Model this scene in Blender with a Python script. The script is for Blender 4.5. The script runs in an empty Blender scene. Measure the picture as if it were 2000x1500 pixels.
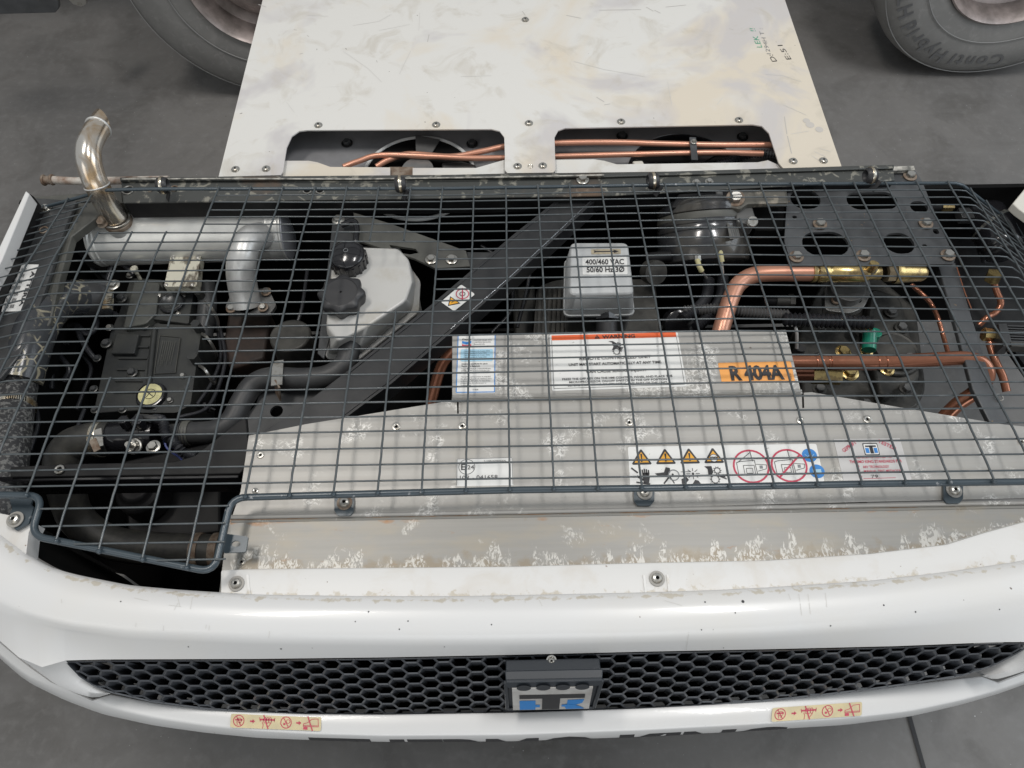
import bpy, bmesh, math, random
import numpy as np
from mathutils import Vector, Matrix
random.seed(7); DBG = False
SC = bpy.context.scene
# ------------------------------------------------------------------ camera
CAM_Z = 1.82; FPX = 1444.0; PITCH = math.radians(60.4); ROLL = math.radians(0.95)
d0 = Vector((0, math.cos(PITCH), -math.sin(PITCH))); r0 = Vector((1, 0, 0)); u0 = Vector((0, math.sin(PITCH), math.cos(PITCH)))
RIGHT = math.cos(ROLL)*r0 - math.sin(ROLL)*u0
UP = math.cos(ROLL)*u0 + math.sin(ROLL)*r0
CPOS = Vector((0, 0, CAM_Z))
cd = bpy.data.cameras.new('camera'); cam = bpy.data.objects.new('camera', cd); SC.collection.objects.link(cam)
cd.sensor_width = 36; cd.lens = 36*FPX/2000; cd.clip_end = 200; cd.clip_start = 0.01
m = Matrix.Identity(4)
for i in range(3):
    m[i][0] = RIGHT[i]; m[i][1] = UP[i]; m[i][2] = -d0[i]; m[i][3] = CPOS[i]
cam.matrix_world = m
SC.camera = cam
# ------------------------------------------------------------------ world and lights
w = bpy.data.worlds.new("World"); SC.world = w; w.use_nodes = True
bg = w.node_tree.nodes['Background']; bg.inputs[0].default_value = (0.93, 0.97, 1.0, 1); bg.inputs[1].default_value = 0.40
def area(name, loc, target, sx, sy, power, col):
    l = bpy.data.lights.new(name, 'AREA'); l.shape = 'RECTANGLE'; l.size = sx; l.size_y = sy; l.energy = power; l.color = col
    o = bpy.data.objects.new(name, l); SC.collection.objects.link(o); o.location = loc
    o.rotation_euler = (Vector(target)-Vector(loc)).to_track_quat('-Z', 'Y').to_euler()
    return o
area('roof_light', (-1.5, 1.3, 5.2), (0, 0.6, 0.6), 1.5, 0.5, 78, (1.0, 0.95, 0.89))
area('roof_light', (1.4, 1.0, 5.2), (0, 0.6, 0.6), 1.5, 0.5, 78, (1.0, 0.98, 0.96))
area('door_and_fill_light', (4.6, 0.9, 3.2), (0.9, 1.0, 0.2), 3.2, 2.6, 72, (0.84, 0.92, 1.0))
area('door_and_fill_light', (0.6, -4.6, 2.3), (0.1, 0.3, 0.5), 5.0, 2.4, 72, (0.95, 0.98, 1.0))
area('door_and_fill_light', (-3.4, -2.8, 3.6), (-0.2, 0.6, 0.5), 2.4, 2.2, 22, (1.0, 0.97, 0.92))  # warm fill lamp added to tint the left side, not a door
SC.view_settings.view_transform = 'Standard'; SC.view_settings.look = 'None'
SC.view_settings.exposure = -0.08; SC.view_settings.gamma = 1.0; SC.view_settings.use_curve_mapping = False
# ------------------------------------------------------------------ projection helpers (photo pixel + depth below camera -> world point)
def ray(px, py): return FPX*d0 + float(px-1000)*RIGHT - float(py-750)*UP
def P(px, py, h):
    r = ray(px, py); return CPOS + r*(float(h)/(-r.z))
def S(px, py, h):
    q = P(px, py, h)-CPOS; return FPX/q.dot(d0)
def PY(px, py, Y):
    r = ray(px, py); return CPOS + r*(Y/r.y)
# ------------------------------------------------------------------ materials
MATS = {}
def mat(name, col, rough=0.5, metal=0.0, col2=None, scale=20, stretch=(1, 1, 1), lo=0.4, hi=0.65, mixmax=1.0, bump=0.0, bscale=None, coat=0.0,
        speck=None, speck_scale=120, speck_t=0.72, spec=0.5, rvar=0.0, extra=None, sub=0.0):
    if name in MATS: return MATS[name]
    M = bpy.data.materials.new(name); M.use_nodes = True; nt = M.node_tree; N = nt.nodes; L = nt.links
    b = N['Principled BSDF']; b.inputs['Base Color'].default_value = (*col, 1); b.inputs['Roughness'].default_value = rough
    b.inputs['Metallic'].default_value = metal; b.inputs['Coat Weight'].default_value = coat; b.inputs['Specular IOR Level'].default_value = spec
    if sub: b.inputs['Subsurface Weight'].default_value = sub; b.inputs['Subsurface Radius'].default_value = (.02, .02, .018)
    tc = N.new('ShaderNodeTexCoord'); mp = N.new('ShaderNodeMapping'); mp.inputs['Scale'].default_value = stretch; L.new(tc.outputs['Object'], mp.inputs['Vector'])
    cur = None
    def noise(sc, det=6, dist=0.0, vec=None, rough_=0.6):
        n = N.new('ShaderNodeTexNoise'); n.inputs['Scale'].default_value = sc; n.inputs['Detail'].default_value = det; n.inputs['Distortion'].default_value = dist
        n.inputs['Roughness'].default_value = rough_
        L.new(vec or mp.outputs['Vector'], n.inputs['Vector']); return n.outputs['Fac']
    def ramp(fac, a, c, va=0.0, vc=1.0):
        r = N.new('ShaderNodeMapRange'); r.inputs['From Min'].default_value = a; r.inputs['From Max'].default_value = c
        r.inputs['To Min'].default_value = va; r.inputs['To Max'].default_value = vc; L.new(fac, r.inputs['Value']); return r.outputs['Result']
    def mix(fac, a, c):
        x = N.new('ShaderNodeMix'); x.data_type = 'RGBA'
        if isinstance(fac, (int, float)): x.inputs[0].default_value = fac
        else: L.new(fac, x.inputs[0])
        for s, v in ((6, a), (7, c)):
            if isinstance(v, tuple): x.inputs[s].default_value = (*v, 1)
            else: L.new(v, x.inputs[s])
        return x.outputs[2]
    def math_(op, a, c=None):
        x = N.new('ShaderNodeMath'); x.operation = op
        for k, v in ((0, a), (1, c)):
            if v is None: continue
            if isinstance(v, (int, float)): x.inputs[k].default_value = v
            else: L.new(v, x.inputs[k])
        return x.outputs[0]
    cur = col
    if col2 is not None:
        cur = mix(ramp(noise(scale), lo, hi, 0, mixmax), cur, col2)
    if speck is not None:
        cur = mix(ramp(noise(speck_scale, 2, vec=tc.outputs['Object']), speck_t, speck_t+.03), cur, speck)
    T = dict(N=N, L=L, tc=tc, noise=noise, ramp=ramp, mix=mix, math=math_, b=b)
    if extra: cur = extra(cur, T)
    if not isinstance(cur, tuple): L.new(cur, b.inputs['Base Color'])
    if rvar: L.new(ramp(noise(scale*1.7), .3, .7, rough-rvar, rough+rvar), b.inputs['Roughness'])
    if bump:
        bp = N.new('ShaderNodeBump'); bp.inputs['Strength'].default_value = bump; bp.inputs['Distance'].default_value = 0.002
        L.new(noise(bscale or scale*2), bp.inputs['Height']); L.new(bp.outputs['Normal'], b.inputs['Normal'])
    MATS[name] = M
    return M
def sep(T, comp):
    s = T['N'].new('ShaderNodeSeparateXYZ'); T['L'].new(T['tc'].outputs['Object'], s.inputs[0]); return s.outputs[comp]
def filigree(T, cur, col, msk_scale, a, b, fine=90, width=.03, ymask=None):
    n = T['noise'](fine, 4, 1.2, vec=T['tc'].outputs['Object'])
    line = T['ramp'](T['math']('ABSOLUTE', T['math']('SUBTRACT', n, .5)), width, width*.3)
    mk = T['noise'](msk_scale, 5, vec=T['tc'].outputs['Object'])
    if ymask is not None: mk = T['math']('ADD', mk, ymask)
    mk = T['ramp'](mk, a, b)
    return T['mix'](T['math']('MULTIPLY', line, mk), cur, col)
def ex_alu(cur, T):
    st = T['N'].new('ShaderNodeMapping'); st.inputs['Scale'].default_value = (1.2, 60, 1); T['L'].new(T['tc'].outputs['Object'], st.inputs['Vector'])
    cur = T['mix'](T['ramp'](T['noise'](3, 4, vec=st.outputs[0]), .35, .7, 0, .45), cur, (.33, .31, .28))
    cur = filigree(T, cur, (.70, .69, .66), 12, .55, .63, fine=85, width=.06)
    y_ = sep(T, 1)
    cur = T['mix'](T['ramp'](T['noise'](7, 5, vec=T['tc'].outputs['Object']), .55, .75, 0, .35), cur, (.36, .33, .27))
    return T['mix'](T['ramp'](T['noise'](55, 2, vec=T['tc'].outputs['Object']), .76, .79, 0, .8), cur, (.10, .07, .05))
def ex_alu_low(cur, T):
    o = T['tc'].outputs['Object']
    def mp(sc_):
        st = T['N'].new('ShaderNodeMapping'); st.inputs['Scale'].default_value = sc_; T['L'].new(o, st.inputs['Vector']); return st.outputs[0]
    at = T['N'].new('ShaderNodeAttribute'); at.attribute_name = 'edge'; E_ = at.outputs['Fac']
    cur = T['mix'](T['ramp'](T['noise'](3, 4, vec=mp((1.0, 40, 1))), .35, .7, 0, .5), cur, (.20, .195, .18))
    cur = T['mix'](T['ramp'](T['noise'](4, 5, vec=mp((2, 6, 1))), .48, .68, 0, .5), cur, (.30, .26, .19))
    # brown dirt gathered along the lower edge
    dirt = T['math']('ADD', T['noise'](30, 5, vec=o), T['ramp'](E_, .62, 1.0, -.12, .17))
    cur = T['mix'](T['ramp'](dirt, .52, .66, 0, .6), cur, (.21, .165, .105))
    # white corrosion growing up from the edge in uneven columns, plus a few islands
    col_ = T['math']('ADD', T['noise'](1, 5, .5, vec=mp((34, 7, 1))), T['ramp'](E_, .45, 1.0, -.14, .17))
    isl = T['noise'](15, 5, .6, vec=o)
    mk = T['math']('MAXIMUM', T['ramp'](col_, .55, .60), T['ramp'](isl, .60, .66, 0, .8))
    fine = T['ramp'](T['noise'](150, 3, 1.8, vec=mp((1, .5, 1))), .48, .56)
    cur = T['mix'](T['math']('MULTIPLY', mk, fine), cur, (.45, .44, .41))
    rs = T['math']('ADD', T['noise'](34, 5, vec=mp((.6, 1.6, 1))), T['ramp'](E_, 0, .20, .17, -.1))
    cur = T['mix'](T['ramp'](rs, .56, .68, 0, .8), cur, (.27, .13, .045))
    return T['mix'](T['ramp'](T['noise'](60, 2, vec=o), .765, .79, 0, .8), cur, (.08, .06, .04))
def ex_white_top(cur, T):
    o = T['tc'].outputs['Object']
    cur = T['mix'](T['ramp'](T['noise'](2.2, 5, .6, vec=o), .46, .58, 0, .85), cur, (.64, .57, .46))
    cur = T['mix'](T['ramp'](T['noise'](3.1, 4, .8, vec=o), .52, .62, 0, .8), cur, (.52, .50, .50))
    cur = T['mix'](T['ramp'](T['noise'](11, 6, 1.0, vec=o), .54, .68, 0, .45), cur, (.46, .42, .35))
    st = T['N'].new('ShaderNodeMapping'); st.inputs['Scale'].default_value = (3, 90, 1); st.inputs['Rotation'].default_value = (0, 0, .3); T['L'].new(o, st.inputs['Vector'])
    cur = T['mix'](T['ramp'](T['noise'](2, 5, vec=st.outputs[0]), .70, .73, 0, .3), cur, (.42, .40, .38))
    return T['mix'](T['ramp'](T['noise'](70, 2, vec=o), .77, .79), cur, (.2, .18, .16))
def ex_fair(cur, T):
    o = T['tc'].outputs['Object']
    at = T['N'].new('ShaderNodeAttribute'); at.attribute_name = 'edge'
    cur = T['mix'](T['ramp'](T['math']('ADD', T['noise'](70, 6, vec=o), T['ramp'](at.outputs['Fac'], .6, 1.0, -.3, .05)), .50, .60, 0, .6), cur, (.42, .36, .25))
    cur = T['mix'](T['ramp'](T['noise'](5, 5, .5, vec=o), .50, .75, 0, .25), cur, (.66, .62, .54))
    st = T['N'].new('ShaderNodeMapping'); st.inputs['Scale'].default_value = (60, 4, 4); T['L'].new(o, st.inputs['Vector'])
    cur = T['mix'](T['ramp'](T['noise'](2, 3, vec=st.outputs[0]), .735, .76, 0, .55), cur, (.3, .28, .26))
    return T['mix'](T['ramp'](T['noise'](60, 2, vec=o), .765, .785, 0, .9), cur, (.12, .09, .07))
def ex_dirtywhite(cur, T):
    o = T['tc'].outputs['Object']
    at = T['N'].new('ShaderNodeAttribute'); at.attribute_name = 'edge'
    cur = T['mix'](T['ramp'](T['math']('ADD', T['noise'](70, 6, vec=o), T['ramp'](at.outputs['Fac'], .6, 1.0, -.3, .05)), .50, .60, 0, .6), cur, (.42, .36, .25))
    cur = T['mix'](T['ramp'](T['noise'](16, 6, .6, vec=o), .50, .78, 0, .4), cur, (.50, .43, .33))
    return T['mix'](T['ramp'](T['noise'](75, 2, vec=o), .73, .76, 0, .9), cur, (.16, .09, .05))
def ex_floor(cur, T):
    o = T['tc'].outputs['Object']
    cur = T['mix'](T['ramp'](T['noise'](.9, 6, .5, vec=o), .42, .58, 0, .8), cur, (.120, .117, .114))
    cur = T['mix'](T['ramp'](T['noise'](5, 8, .7, vec=o), .48, .66, 0, .55), cur, (.085, .080, .074))
    st = T['N'].new('ShaderNodeMapping'); st.inputs['Scale'].default_value = (1.0, 7, 1); st.inputs['Rotation'].default_value = (0, 0, -.03); T['L'].new(o, st.inputs['Vector'])
    cur = T['mix'](T['ramp'](T['noise'](3, 6, vec=st.outputs[0]), .45, .75, 0, .4), cur, (.18, .176, .17))
    cur = T['mix'](T['ramp'](T['noise'](38, 5, vec=o), .5, .75, 0, .35), cur, (.235, .23, .225))
    cur = T['mix'](T['ramp'](T['noise'](130, 1, vec=o), .775, .80, 0, .7), cur, (.5, .5, .5))
    return T['mix'](T['ramp'](T['noise'](40, 2, vec=o), .76, .80, 0, .6), cur, (.02, .02, .02))
def ex_crackle(cur, T):
    v = T['N'].new('ShaderNodeTexVoronoi'); v.feature = 'DISTANCE_TO_EDGE'; v.inputs['Scale'].default_value = 32
    mp = T['N'].new('ShaderNodeMix'); mp.data_type = 'VECTOR'; mp.inputs[0].default_value = .06
    n = T['N'].new('ShaderNodeTexNoise'); n.inputs['Scale'].default_value = 12; T['L'].new(T['tc'].outputs['Object'], n.inputs['Vector'])
    T['L'].new(T['tc'].outputs['Object'], mp.inputs[4]); T['L'].new(n.outputs['Color'], mp.inputs[5]); T['L'].new(mp.outputs[1], v.inputs['Vector'])
    crack = T['ramp'](v.outputs['Distance'], .07, .03)
    big = T['ramp'](T['noise'](9, 5, 1, vec=T['tc'].outputs['Object']), .46, .54)
    return T['mix'](T['math']('MULTIPLY', crack, big), cur, (.33, .30, .22))
def ex_heat(cur, T):
    return T['mix'](T['ramp'](T['noise'](14, 3, 1, vec=T['tc'].outputs['Object']), .42, .62), cur, (.48, .34, .20))
def ex_rail(cur, T):
    o = T['tc'].outputs['Object']
    cur = T['mix'](T['ramp'](T['noise'](40, 7, .8, vec=o), .56, .62, 0, .8), cur, (.27, .26, .22))
    return T['mix'](T['ramp'](T['noise'](6, 3, vec=o), .60, .72, 0, .6), cur, (.20, .12, .07))
def ex_sticker(cur, T):
    o = T['tc'].outputs['Object']
    return T['mix'](T['ramp'](T['noise'](120, 2, vec=o), .72, .75, 0, .8), cur, (.3, .27, .24))
def ex_tyre(cur, T):
    o = T['tc'].outputs['Object']
    cur = T['mix'](T['ramp'](T['noise'](7, 6, 1, vec=o), .4, .7, 0, .8), cur, (.26, .255, .245))
    return T['mix'](T['ramp'](T['noise'](30, 6, 1.5, vec=o), .55, .72, 0, .5), cur, (.32, .31, .30))

FAIR = mat('white_gelcoat', (.655, .655, .65), .30, coat=.12, extra=ex_fair, bump=.03, bscale=3)
DIRTYW = mat('dirty_white_gelcoat', (.66, .655, .64), .4, extra=ex_dirtywhite)
PANEL = mat('white_painted_sheet', (.66, .65, .62), .42, extra=ex_white_top, bump=.05, bscale=60)
ALU = mat('weathered_aluminium', (.365, .358, .340), .42, .35, extra=ex_alu, bump=.05, bscale=50)
ALULOW = mat('corroded_aluminium', (.245, .239, .222), .42, .25, extra=ex_alu_low, bump=.05, bscale=50)
FLOOR = mat('worn_concrete', (.178, .171, .163), .55, extra=ex_floor, bump=.12, bscale=70, rvar=.1, scale=6)
JOINT = mat('joint_filler', (.03, .03, .032), .7)
WIRE = mat('grey_coated_wire', (.072, .084, .090), .30, .1, col2=(.12, .13, .135), scale=40, lo=.55, hi=.7, spec=.6)
ROD = mat('dark_coated_rod', (.045, .062, .075), .30, .1, col2=(.30, .31, .32), scale=70, lo=.66, hi=.72, spec=.6)
BLACK = mat('black_paint', (.008, .008, .009), .5, spec=.25, col2=(.017, .017, .017), scale=15)
BLACKG = mat('gloss_black', (.012, .012, .014), .18, coat=.3)
VOID = mat('void_shade', (.006, .006, .006), .9, spec=.1)  # near-black colour stands in for shade in holes and deep in the bay
DKG = mat('dark_grey_paint', (.060, .062, .064), .38, .1, col2=(.035, .036, .037), scale=14, bump=.04)
DKG2 = mat('dark_sheet_steel', (.105, .11, .115), .40, .35, col2=(.06, .062, .065), scale=9, speck=(.2, .15, .1), speck_t=.70)
OLIVE = mat('dusty_grey_paint', (.10, .10, .088), .5, col2=(.06, .06, .055), scale=12)
RAIL = mat('chipped_rail_paint', (.060, .063, .060), .42, .1, extra=ex_rail)
SILVER = mat('aluminised_steel', (.86, .86, .82), .30, .35, col2=(.62, .62, .60), scale=6, bump=.05, bscale=30)
SILV2 = mat('silver_paint', (.66, .66, .645), .36, .45, col2=(.46, .46, .45), scale=20, bump=.1)
STEEL = mat('polished_steel', (.70, .67, .62), .20, .85, extra=ex_heat, rvar=.06)
ZINC = mat('zinc_plated', (.50, .49, .46), .28, .85, col2=(.28, .25, .20), scale=60, lo=.5, hi=.7)
RUSTY = mat('rusty_steel', (.15, .10, .068), .6, .3, col2=(.27, .225, .18), scale=60)
CLAMP = mat('clamp_band', (.70, .67, .58), .25, .9, col2=(.5, .36, .2), scale=40)
COPPER = mat('copper', (.36, .15, .09), .17, .6, col2=(.40, .18, .11), scale=25, lo=.5, hi=.7, rvar=.06)
COPPERL = mat('fresh_copper', (.60, .31, .215), .33, .5, col2=(.62, .30, .20), scale=22, speck=(.12, .05, .03), speck_scale=60, speck_t=.74)
BRASS = mat('brass', (.66, .50, .22), .26, .9, col2=(.34, .25, .13), scale=45, lo=.5, hi=.62)
TANK = mat('milky_plastic', (.50, .495, .475), .32, sub=.1, col2=(.40, .37, .31), scale=14, lo=.5, hi=.75, speck=(.3, .27, .2), speck_scale=110, speck_t=.74)
CAPM = mat('matt_black_plastic', (.030, .030, .032), .45)
RUB = mat('rubber_hose', (.034, .035, .037), .48, col2=(.05, .05, .05), scale=20)
BRAID = mat('braided_hose', (.030, .030, .032), .5, col2=(.15, .15, .145), scale=160, lo=.50, hi=.58, bump=.3, bscale=200)
CRACK = mat('crackled_coating', (.045, .048, .053), .20, extra=ex_crackle)
CAST = mat('cast_aluminium', (.085, .082, .074), .5, .4, col2=(.03, .03, .028), scale=15, bump=.5, bscale=60)
CASTL = mat('cast_grey', (.19, .19, .185), .38, .5, col2=(.11, .11, .11), scale=12, bump=.15, bscale=50)
BOXG = mat('grey_box_paint', (.50, .515, .52), .35, col2=(.38, .385, .38), scale=10, bump=.15, bscale=50)
ENG = mat('engine_paint', (.026, .028, .029), .30, col2=(.052, .053, .048), scale=10, bump=.15, bscale=60)
SCRW = mat('scratched_light_metal', (.62, .60, .50), .45, .3, col2=(.16, .14, .11), scale=55, stretch=(1, .5, 1), lo=.50, hi=.60)
PLAST = mat('grille_plastic', (.045, .050, .058), .30, col2=(.065, .07, .08), scale=25)
BADGE = mat('badge_plastic', (.026, .031, .038), .38)
TYRE = mat('dusty_tyre_rubber', (.20, .197, .19), .62, extra=ex_tyre, bump=.1, bscale=40)
TYREL = mat('tyre_lettering', (.12, .12, .122), .55)
TYREE = mat('tyre_raised_line', (.26, .26, .255), .6)
RIM = mat('rim_paint', (.26, .225, .21), .42, .4, col2=(.42, .36, .34), scale=18, bump=.1)
WHITE = mat('sticker_white', (.72, .72, .70), .4, extra=ex_sticker)
CREAM = mat('sticker_yellowed', (.62, .52, .29), .4, col2=(.50, .43, .26), scale=30)
INK = mat('ink_black', (.025, .025, .028), .5)
INKG = mat('ink_grey', (.20, .21, .22), .5)
GREENI = mat('ink_green', (.05, .33, .20), .5)
RED = mat('ink_red', (.50, .045, .09), .5)
ORED = mat('ink_orange_red', (.74, .12, .03), .45)
ORNG = mat('sticker_orange', (.86, .38, .09), .45, col2=(.76, .34, .10), scale=30)
YEL = mat('ink_amber', (.82, .40, .03), .45)
BLUE = mat('ink_blue', (.025, .21, .56), .45)
LBLUE = mat('ink_pale_blue', (.36, .58, .72), .45)
TANY = mat('sticker_pale_yellow', (.70, .66, .34), .4, col2=(.5, .47, .25), scale=60)
TAN = mat('sticker_tan', (.42, .36, .25), .45, col2=(.3, .26, .2), scale=80)
GREEN = mat('green_enamel', (.015, .20, .13), .25, coat=.3)
CREAMP = mat('cream_paint', (.62, .60, .54), .4)
CABLE = mat('cable_sleeve', (.025, .026, .03), .3)
# ------------------------------------------------------------------ mesh builder
_txt = {}
def text_geo(s, bold=0.0):
    k = (s, bold)
    if k in _txt: return _txt[k]
    cu = bpy.data.curves.new('t', 'FONT'); cu.body = s; cu.size = 1; cu.offset = bold; cu.resolution_u = 3
    o = bpy.data.objects.new('t', cu); SC.collection.objects.link(o)
    dg = bpy.context.evaluated_depsgraph_get(); dg.update()
    me = bpy.data.meshes.new_from_object(o.evaluated_get(dg))
    V = [v.co.copy() for v in me.vertices]; F = [tuple(p.vertices) for p in me.polygons]
    bpy.data.objects.remove(o); bpy.data.curves.remove(cu); bpy.data.meshes.remove(me)
    if V:
        x0 = min(v.x for v in V); x1 = max(v.x for v in V)
        V = [Vector((v.x-x0, v.y, 0)) for v in V]; wd = x1-x0
    else: wd = 0
    _txt[k] = (V, F, wd); return _txt[k]
class MB:
    def __init__(s): s.v = []; s.f = []; s.m = []; s.mats = []
    def mi(s, M):
        if M not in s.mats: s.mats.append(M)
        return s.mats.index(M)
    def add(s, V, F, M):
        n = len(s.v); i = s.mi(M); s.v += [Vector(v) for v in V]
        for f in F: s.f.append(tuple(n+k for k in f)); s.m.append(i)
        return s
    def prism(s, pts, down, M):
        n = len(pts); dn = down if isinstance(down, Vector) else Vector((0, 0, -down))
        V = list(pts)+[p+dn for p in pts]
        F = [tuple(range(n)), tuple(range(2*n-1, n-1, -1))]+[(i, n+i, n+(i+1) % n, (i+1) % n) for i in range(n)]
        return s.add(V, F, M)
    def plate_with_holes(s, outer, holes, down, M):
        bm = bmesh.new(); ee = []
        for loop in [outer]+holes:
            vs = [bm.verts.new(p) for p in loop]
            ee += [bm.edges.new((vs[i], vs[(i+1) % len(vs)])) for i in range(len(vs))]
        bmesh.ops.triangle_fill(bm, use_beauty=True, use_dissolve=False, edges=ee)
        bm.verts.index_update()
        V = [v.co.copy() for v in bm.verts]; F = [tuple(v.index for v in f.verts) for f in bm.faces]; bm.free()
        n = len(V); dn = Vector((0, 0, -down))
        s.add(V, F, M); s.add([v+dn for v in V], [tuple(reversed(f)) for f in F], M)
        for loop in [outer]+holes:
            k = len(loop); s.add(list(loop)+[p+dn for p in loop], [(i, k+i, k+(i+1) % k, (i+1) % k) for i in range(k)], M)
        return s
    def tube(s, pts, r, M, seg=10, caps=True, ridge=0.0, rlist=None):
        pts = [Vector(p) for p in pts]; n = len(pts); V = []; F = []
        T = [(pts[min(i+1, n-1)]-pts[max(i-1, 0)]).normalized() for i in range(n)]
        a = Vector((0, 0, 1)) if abs(T[0].z) < .9 else Vector((1, 0, 0))
        nrm = (a-T[0]*a.dot(T[0])).normalized()
        for i in range(n):
            nrm = (nrm-T[i]*nrm.dot(T[i])).normalized(); bn = T[i].cross(nrm)
            rr = rlist[i] if rlist else r*(1+(ridge if i % 2 else 0))
            for k in range(seg):
                an = 2*math.pi*k/seg; V.append(pts[i]+(nrm*math.cos(an)+bn*math.sin(an))*rr)
        for i in range(n-1):
            for k in range(seg):
                F.append((i*seg+k, i*seg+(k+1) % seg, (i+1)*seg+(k+1) % seg, (i+1)*seg+k))
        if caps: F.append(tuple(reversed(range(seg)))); F.append(tuple(range((n-1)*seg, n*seg)))
        return s.add(V, F, M)
    def cyl(s, c, axis, r, h, M, seg=24, r2=None):
        c = Vector(c); ax = Vector(axis).normalized()
        return s.tube([c, c+ax*h], r, M, seg, rlist=[r, r if r2 is None else r2])
    def lathe(s, c, axis, prof, M, seg=28):
        c = Vector(c); ax = Vector(axis).normalized(); a = Vector((1, 0, 0)) if abs(ax.x) < .9 else Vector((0, 1, 0))
        u = (a-ax*a.dot(ax)).normalized(); v = ax.cross(u); V = []; F = []; n = len(prof)
        for (r, z) in prof:
            for k in range(seg):
                an = 2*math.pi*k/seg; V.append(c+ax*z+(u*math.cos(an)+v*math.sin(an))*max(r, 1e-5))
        for i in range(n-1):
            for k in range(seg): F.append((i*seg+k, i*seg+(k+1) % seg, (i+1)*seg+(k+1) % seg, (i+1)*seg+k))
        return s.add(V, F, M)
    def torus(s, c, axis, R, r, M, seg=32, rs=8, a0=0, a1=2*math.pi, flat=1.0):
        c = Vector(c); ax = Vector(axis).normalized(); a = Vector((1, 0, 0)) if abs(ax.x) < .9 else Vector((0, 1, 0))
        u = (a-ax*a.dot(ax)).normalized(); v = ax.cross(u)
        V = []; F = []; full = abs(a1-a0) > 6.28; n = seg if full else seg+1
        for i in range(n):
            an = a0+(a1-a0)*i/seg; dr = u*math.cos(an)+v*math.sin(an)
            for k in range(rs):
                b = 2*math.pi*k/rs; V.append(c+dr*(R+r*math.cos(b))+ax*(r*flat*math.sin(b)))
        for i in range(seg):
            j = (i+1) % n
            for k in range(rs): F.append((i*rs+k, j*rs+k, j*rs+(k+1) % rs, i*rs+(k+1) % rs))
        return s.add(V, F, M)
    def box(s, a, b, M):
        a = Vector(a); b = Vector(b)
        p = [Vector((a.x, a.y, b.z)), Vector((b.x, a.y, b.z)), Vector((b.x, b.y, b.z)), Vector((a.x, b.y, b.z))]
        return s.prism(p, b.z-a.z, M)
    def bar(s, a, b, wd, th, M, up=(0, 0, 1)):
        a = Vector(a); b = Vector(b); t = (b-a).normalized(); sd = t.cross(Vector(up)).normalized()*wd/2; u = sd.cross(t).normalized()*th
        p = [a+sd, b+sd, b-sd, a-sd]
        return s.prism(p, -u if u.z > 0 else u, M)
    def bolt(s, c, r, M, axis=(0, 0, 1), washer=True, M2=None):
        ax = Vector(axis).normalized(); c = Vector(c)
        if washer: s.lathe(c, ax, [(r*1.45, 0), (r*1.45, r*.18), (r*1.3, r*.25), (0, r*.25)], M2 or M, 20)
        s.lathe(c+ax*r*.2, ax, [(r, 0), (r, r*.62), (r*.86, r*.78), (0, r*.78)], M, 6)
        return s
    def screw(s, c, r, M, axis=(0, 0, 1), M2=None):
        ax = Vector(axis).normalized(); c = Vector(c)
        s.lathe(c, ax, [(r*1.45, 0), (r*1.45, r*.15), (0, r*.16)], M2 or M, 22)
        s.lathe(c+ax*r*.16, ax, [(r, 0), (r*.97, r*.3), (r*.75, r*.6), (r*.42, r*.68), (r*.34, r*.64), (r*.30, r*.3), (0, r*.3)], M, 20)
        s.lathe(c+ax*r*.50, ax, [(r*.33, 0), (0, .0001)], VOID, 6)
        return s
    def build(s, name, parent, bevel=0.0, label=None, angle=38):
        me = bpy.data.meshes.new(name); V = s.v
        lo = Vector((min(v.x for v in V), min(v.y for v in V), min(v.z for v in V))); hi = Vector((max(v.x for v in V), max(v.y for v in V), max(v.z for v in V)))
        c = (lo+hi)/2
        me.from_pydata([v-c for v in V], [], s.f)
        for M in s.mats: me.materials.append(M)
        me.polygons.foreach_set('material_index', s.m); me.polygons.foreach_set('use_smooth', [True]*len(s.f))
        me.validate(); me.update()
        try: me.set_sharp_from_angle(angle=math.radians(angle))
        except Exception: pass
        o = bpy.data.objects.new(name, me); SC.collection.objects.link(o)
        o['w'] = [c.x, c.y, c.z]
        if parent is not None:
            o.parent = parent; o.location = c-Vector(parent['w'])
        else: o.location = c
        if bevel:
            b = o.modifiers.new('bevel', 'BEVEL'); b.width = bevel; b.segments = 2; b.limit_method = 'ANGLE'; b.angle_limit = math.radians(40)
        if label: o['label'] = label
        return o
def empty(name, loc, label, cat, group=None):
    o = bpy.data.objects.new(name, None); SC.collection.objects.link(o); o.location = loc; o['w'] = list(loc); o.empty_display_size = .1
    o['label'] = label; o['category'] = cat
    if group: o['group'] = group
    return o
def spline(pts, n=6):
    pts = [Vector(p) for p in pts]; out = []; Q = [2*pts[0]-pts[1]]+pts+[2*pts[-1]-pts[-2]]
    for i in range(1, len(Q)-2):
        a, b, c, d = Q[i-1:i+3]
        for k in range(n):
            t = k/n; out.append(.5*((2*b)+(c-a)*t+(2*a-5*b+4*c-d)*t*t+(-a+3*b-3*c+d)*t**3))
    out.append(pts[-1]); return out
def PT(L, n=6): return spline([P(*q) for q in L], n)
def circ(px, py, h, rx, ry=None, n=20):   # ellipse outline in the plane at depth h, sizes in metres
    c = P(px, py, h); ry = ry or rx
    return [c+Vector((rx*math.cos(2*math.pi*k/n), ry*math.sin(2*math.pi*k/n), 0)) for k in range(n)]
def rounded(pts, r, n=4):
    out = []; N_ = len(pts)
    for i in range(N_):
        a, b, c = pts[i-1], pts[i], pts[(i+1) % N_]
        u = (a-b); v = (c-b); rr = min(r, u.length*.45, v.length*.45); p = b+u.normalized()*rr; q = b+v.normalized()*rr
        for k in range(n+1):
            t = k/n; out.append(p*(1-t)**2+b*2*t*(1-t)+q*t*t)
    return out
def PP(L, h): return [P(x, y, h) for x, y in L]
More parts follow.
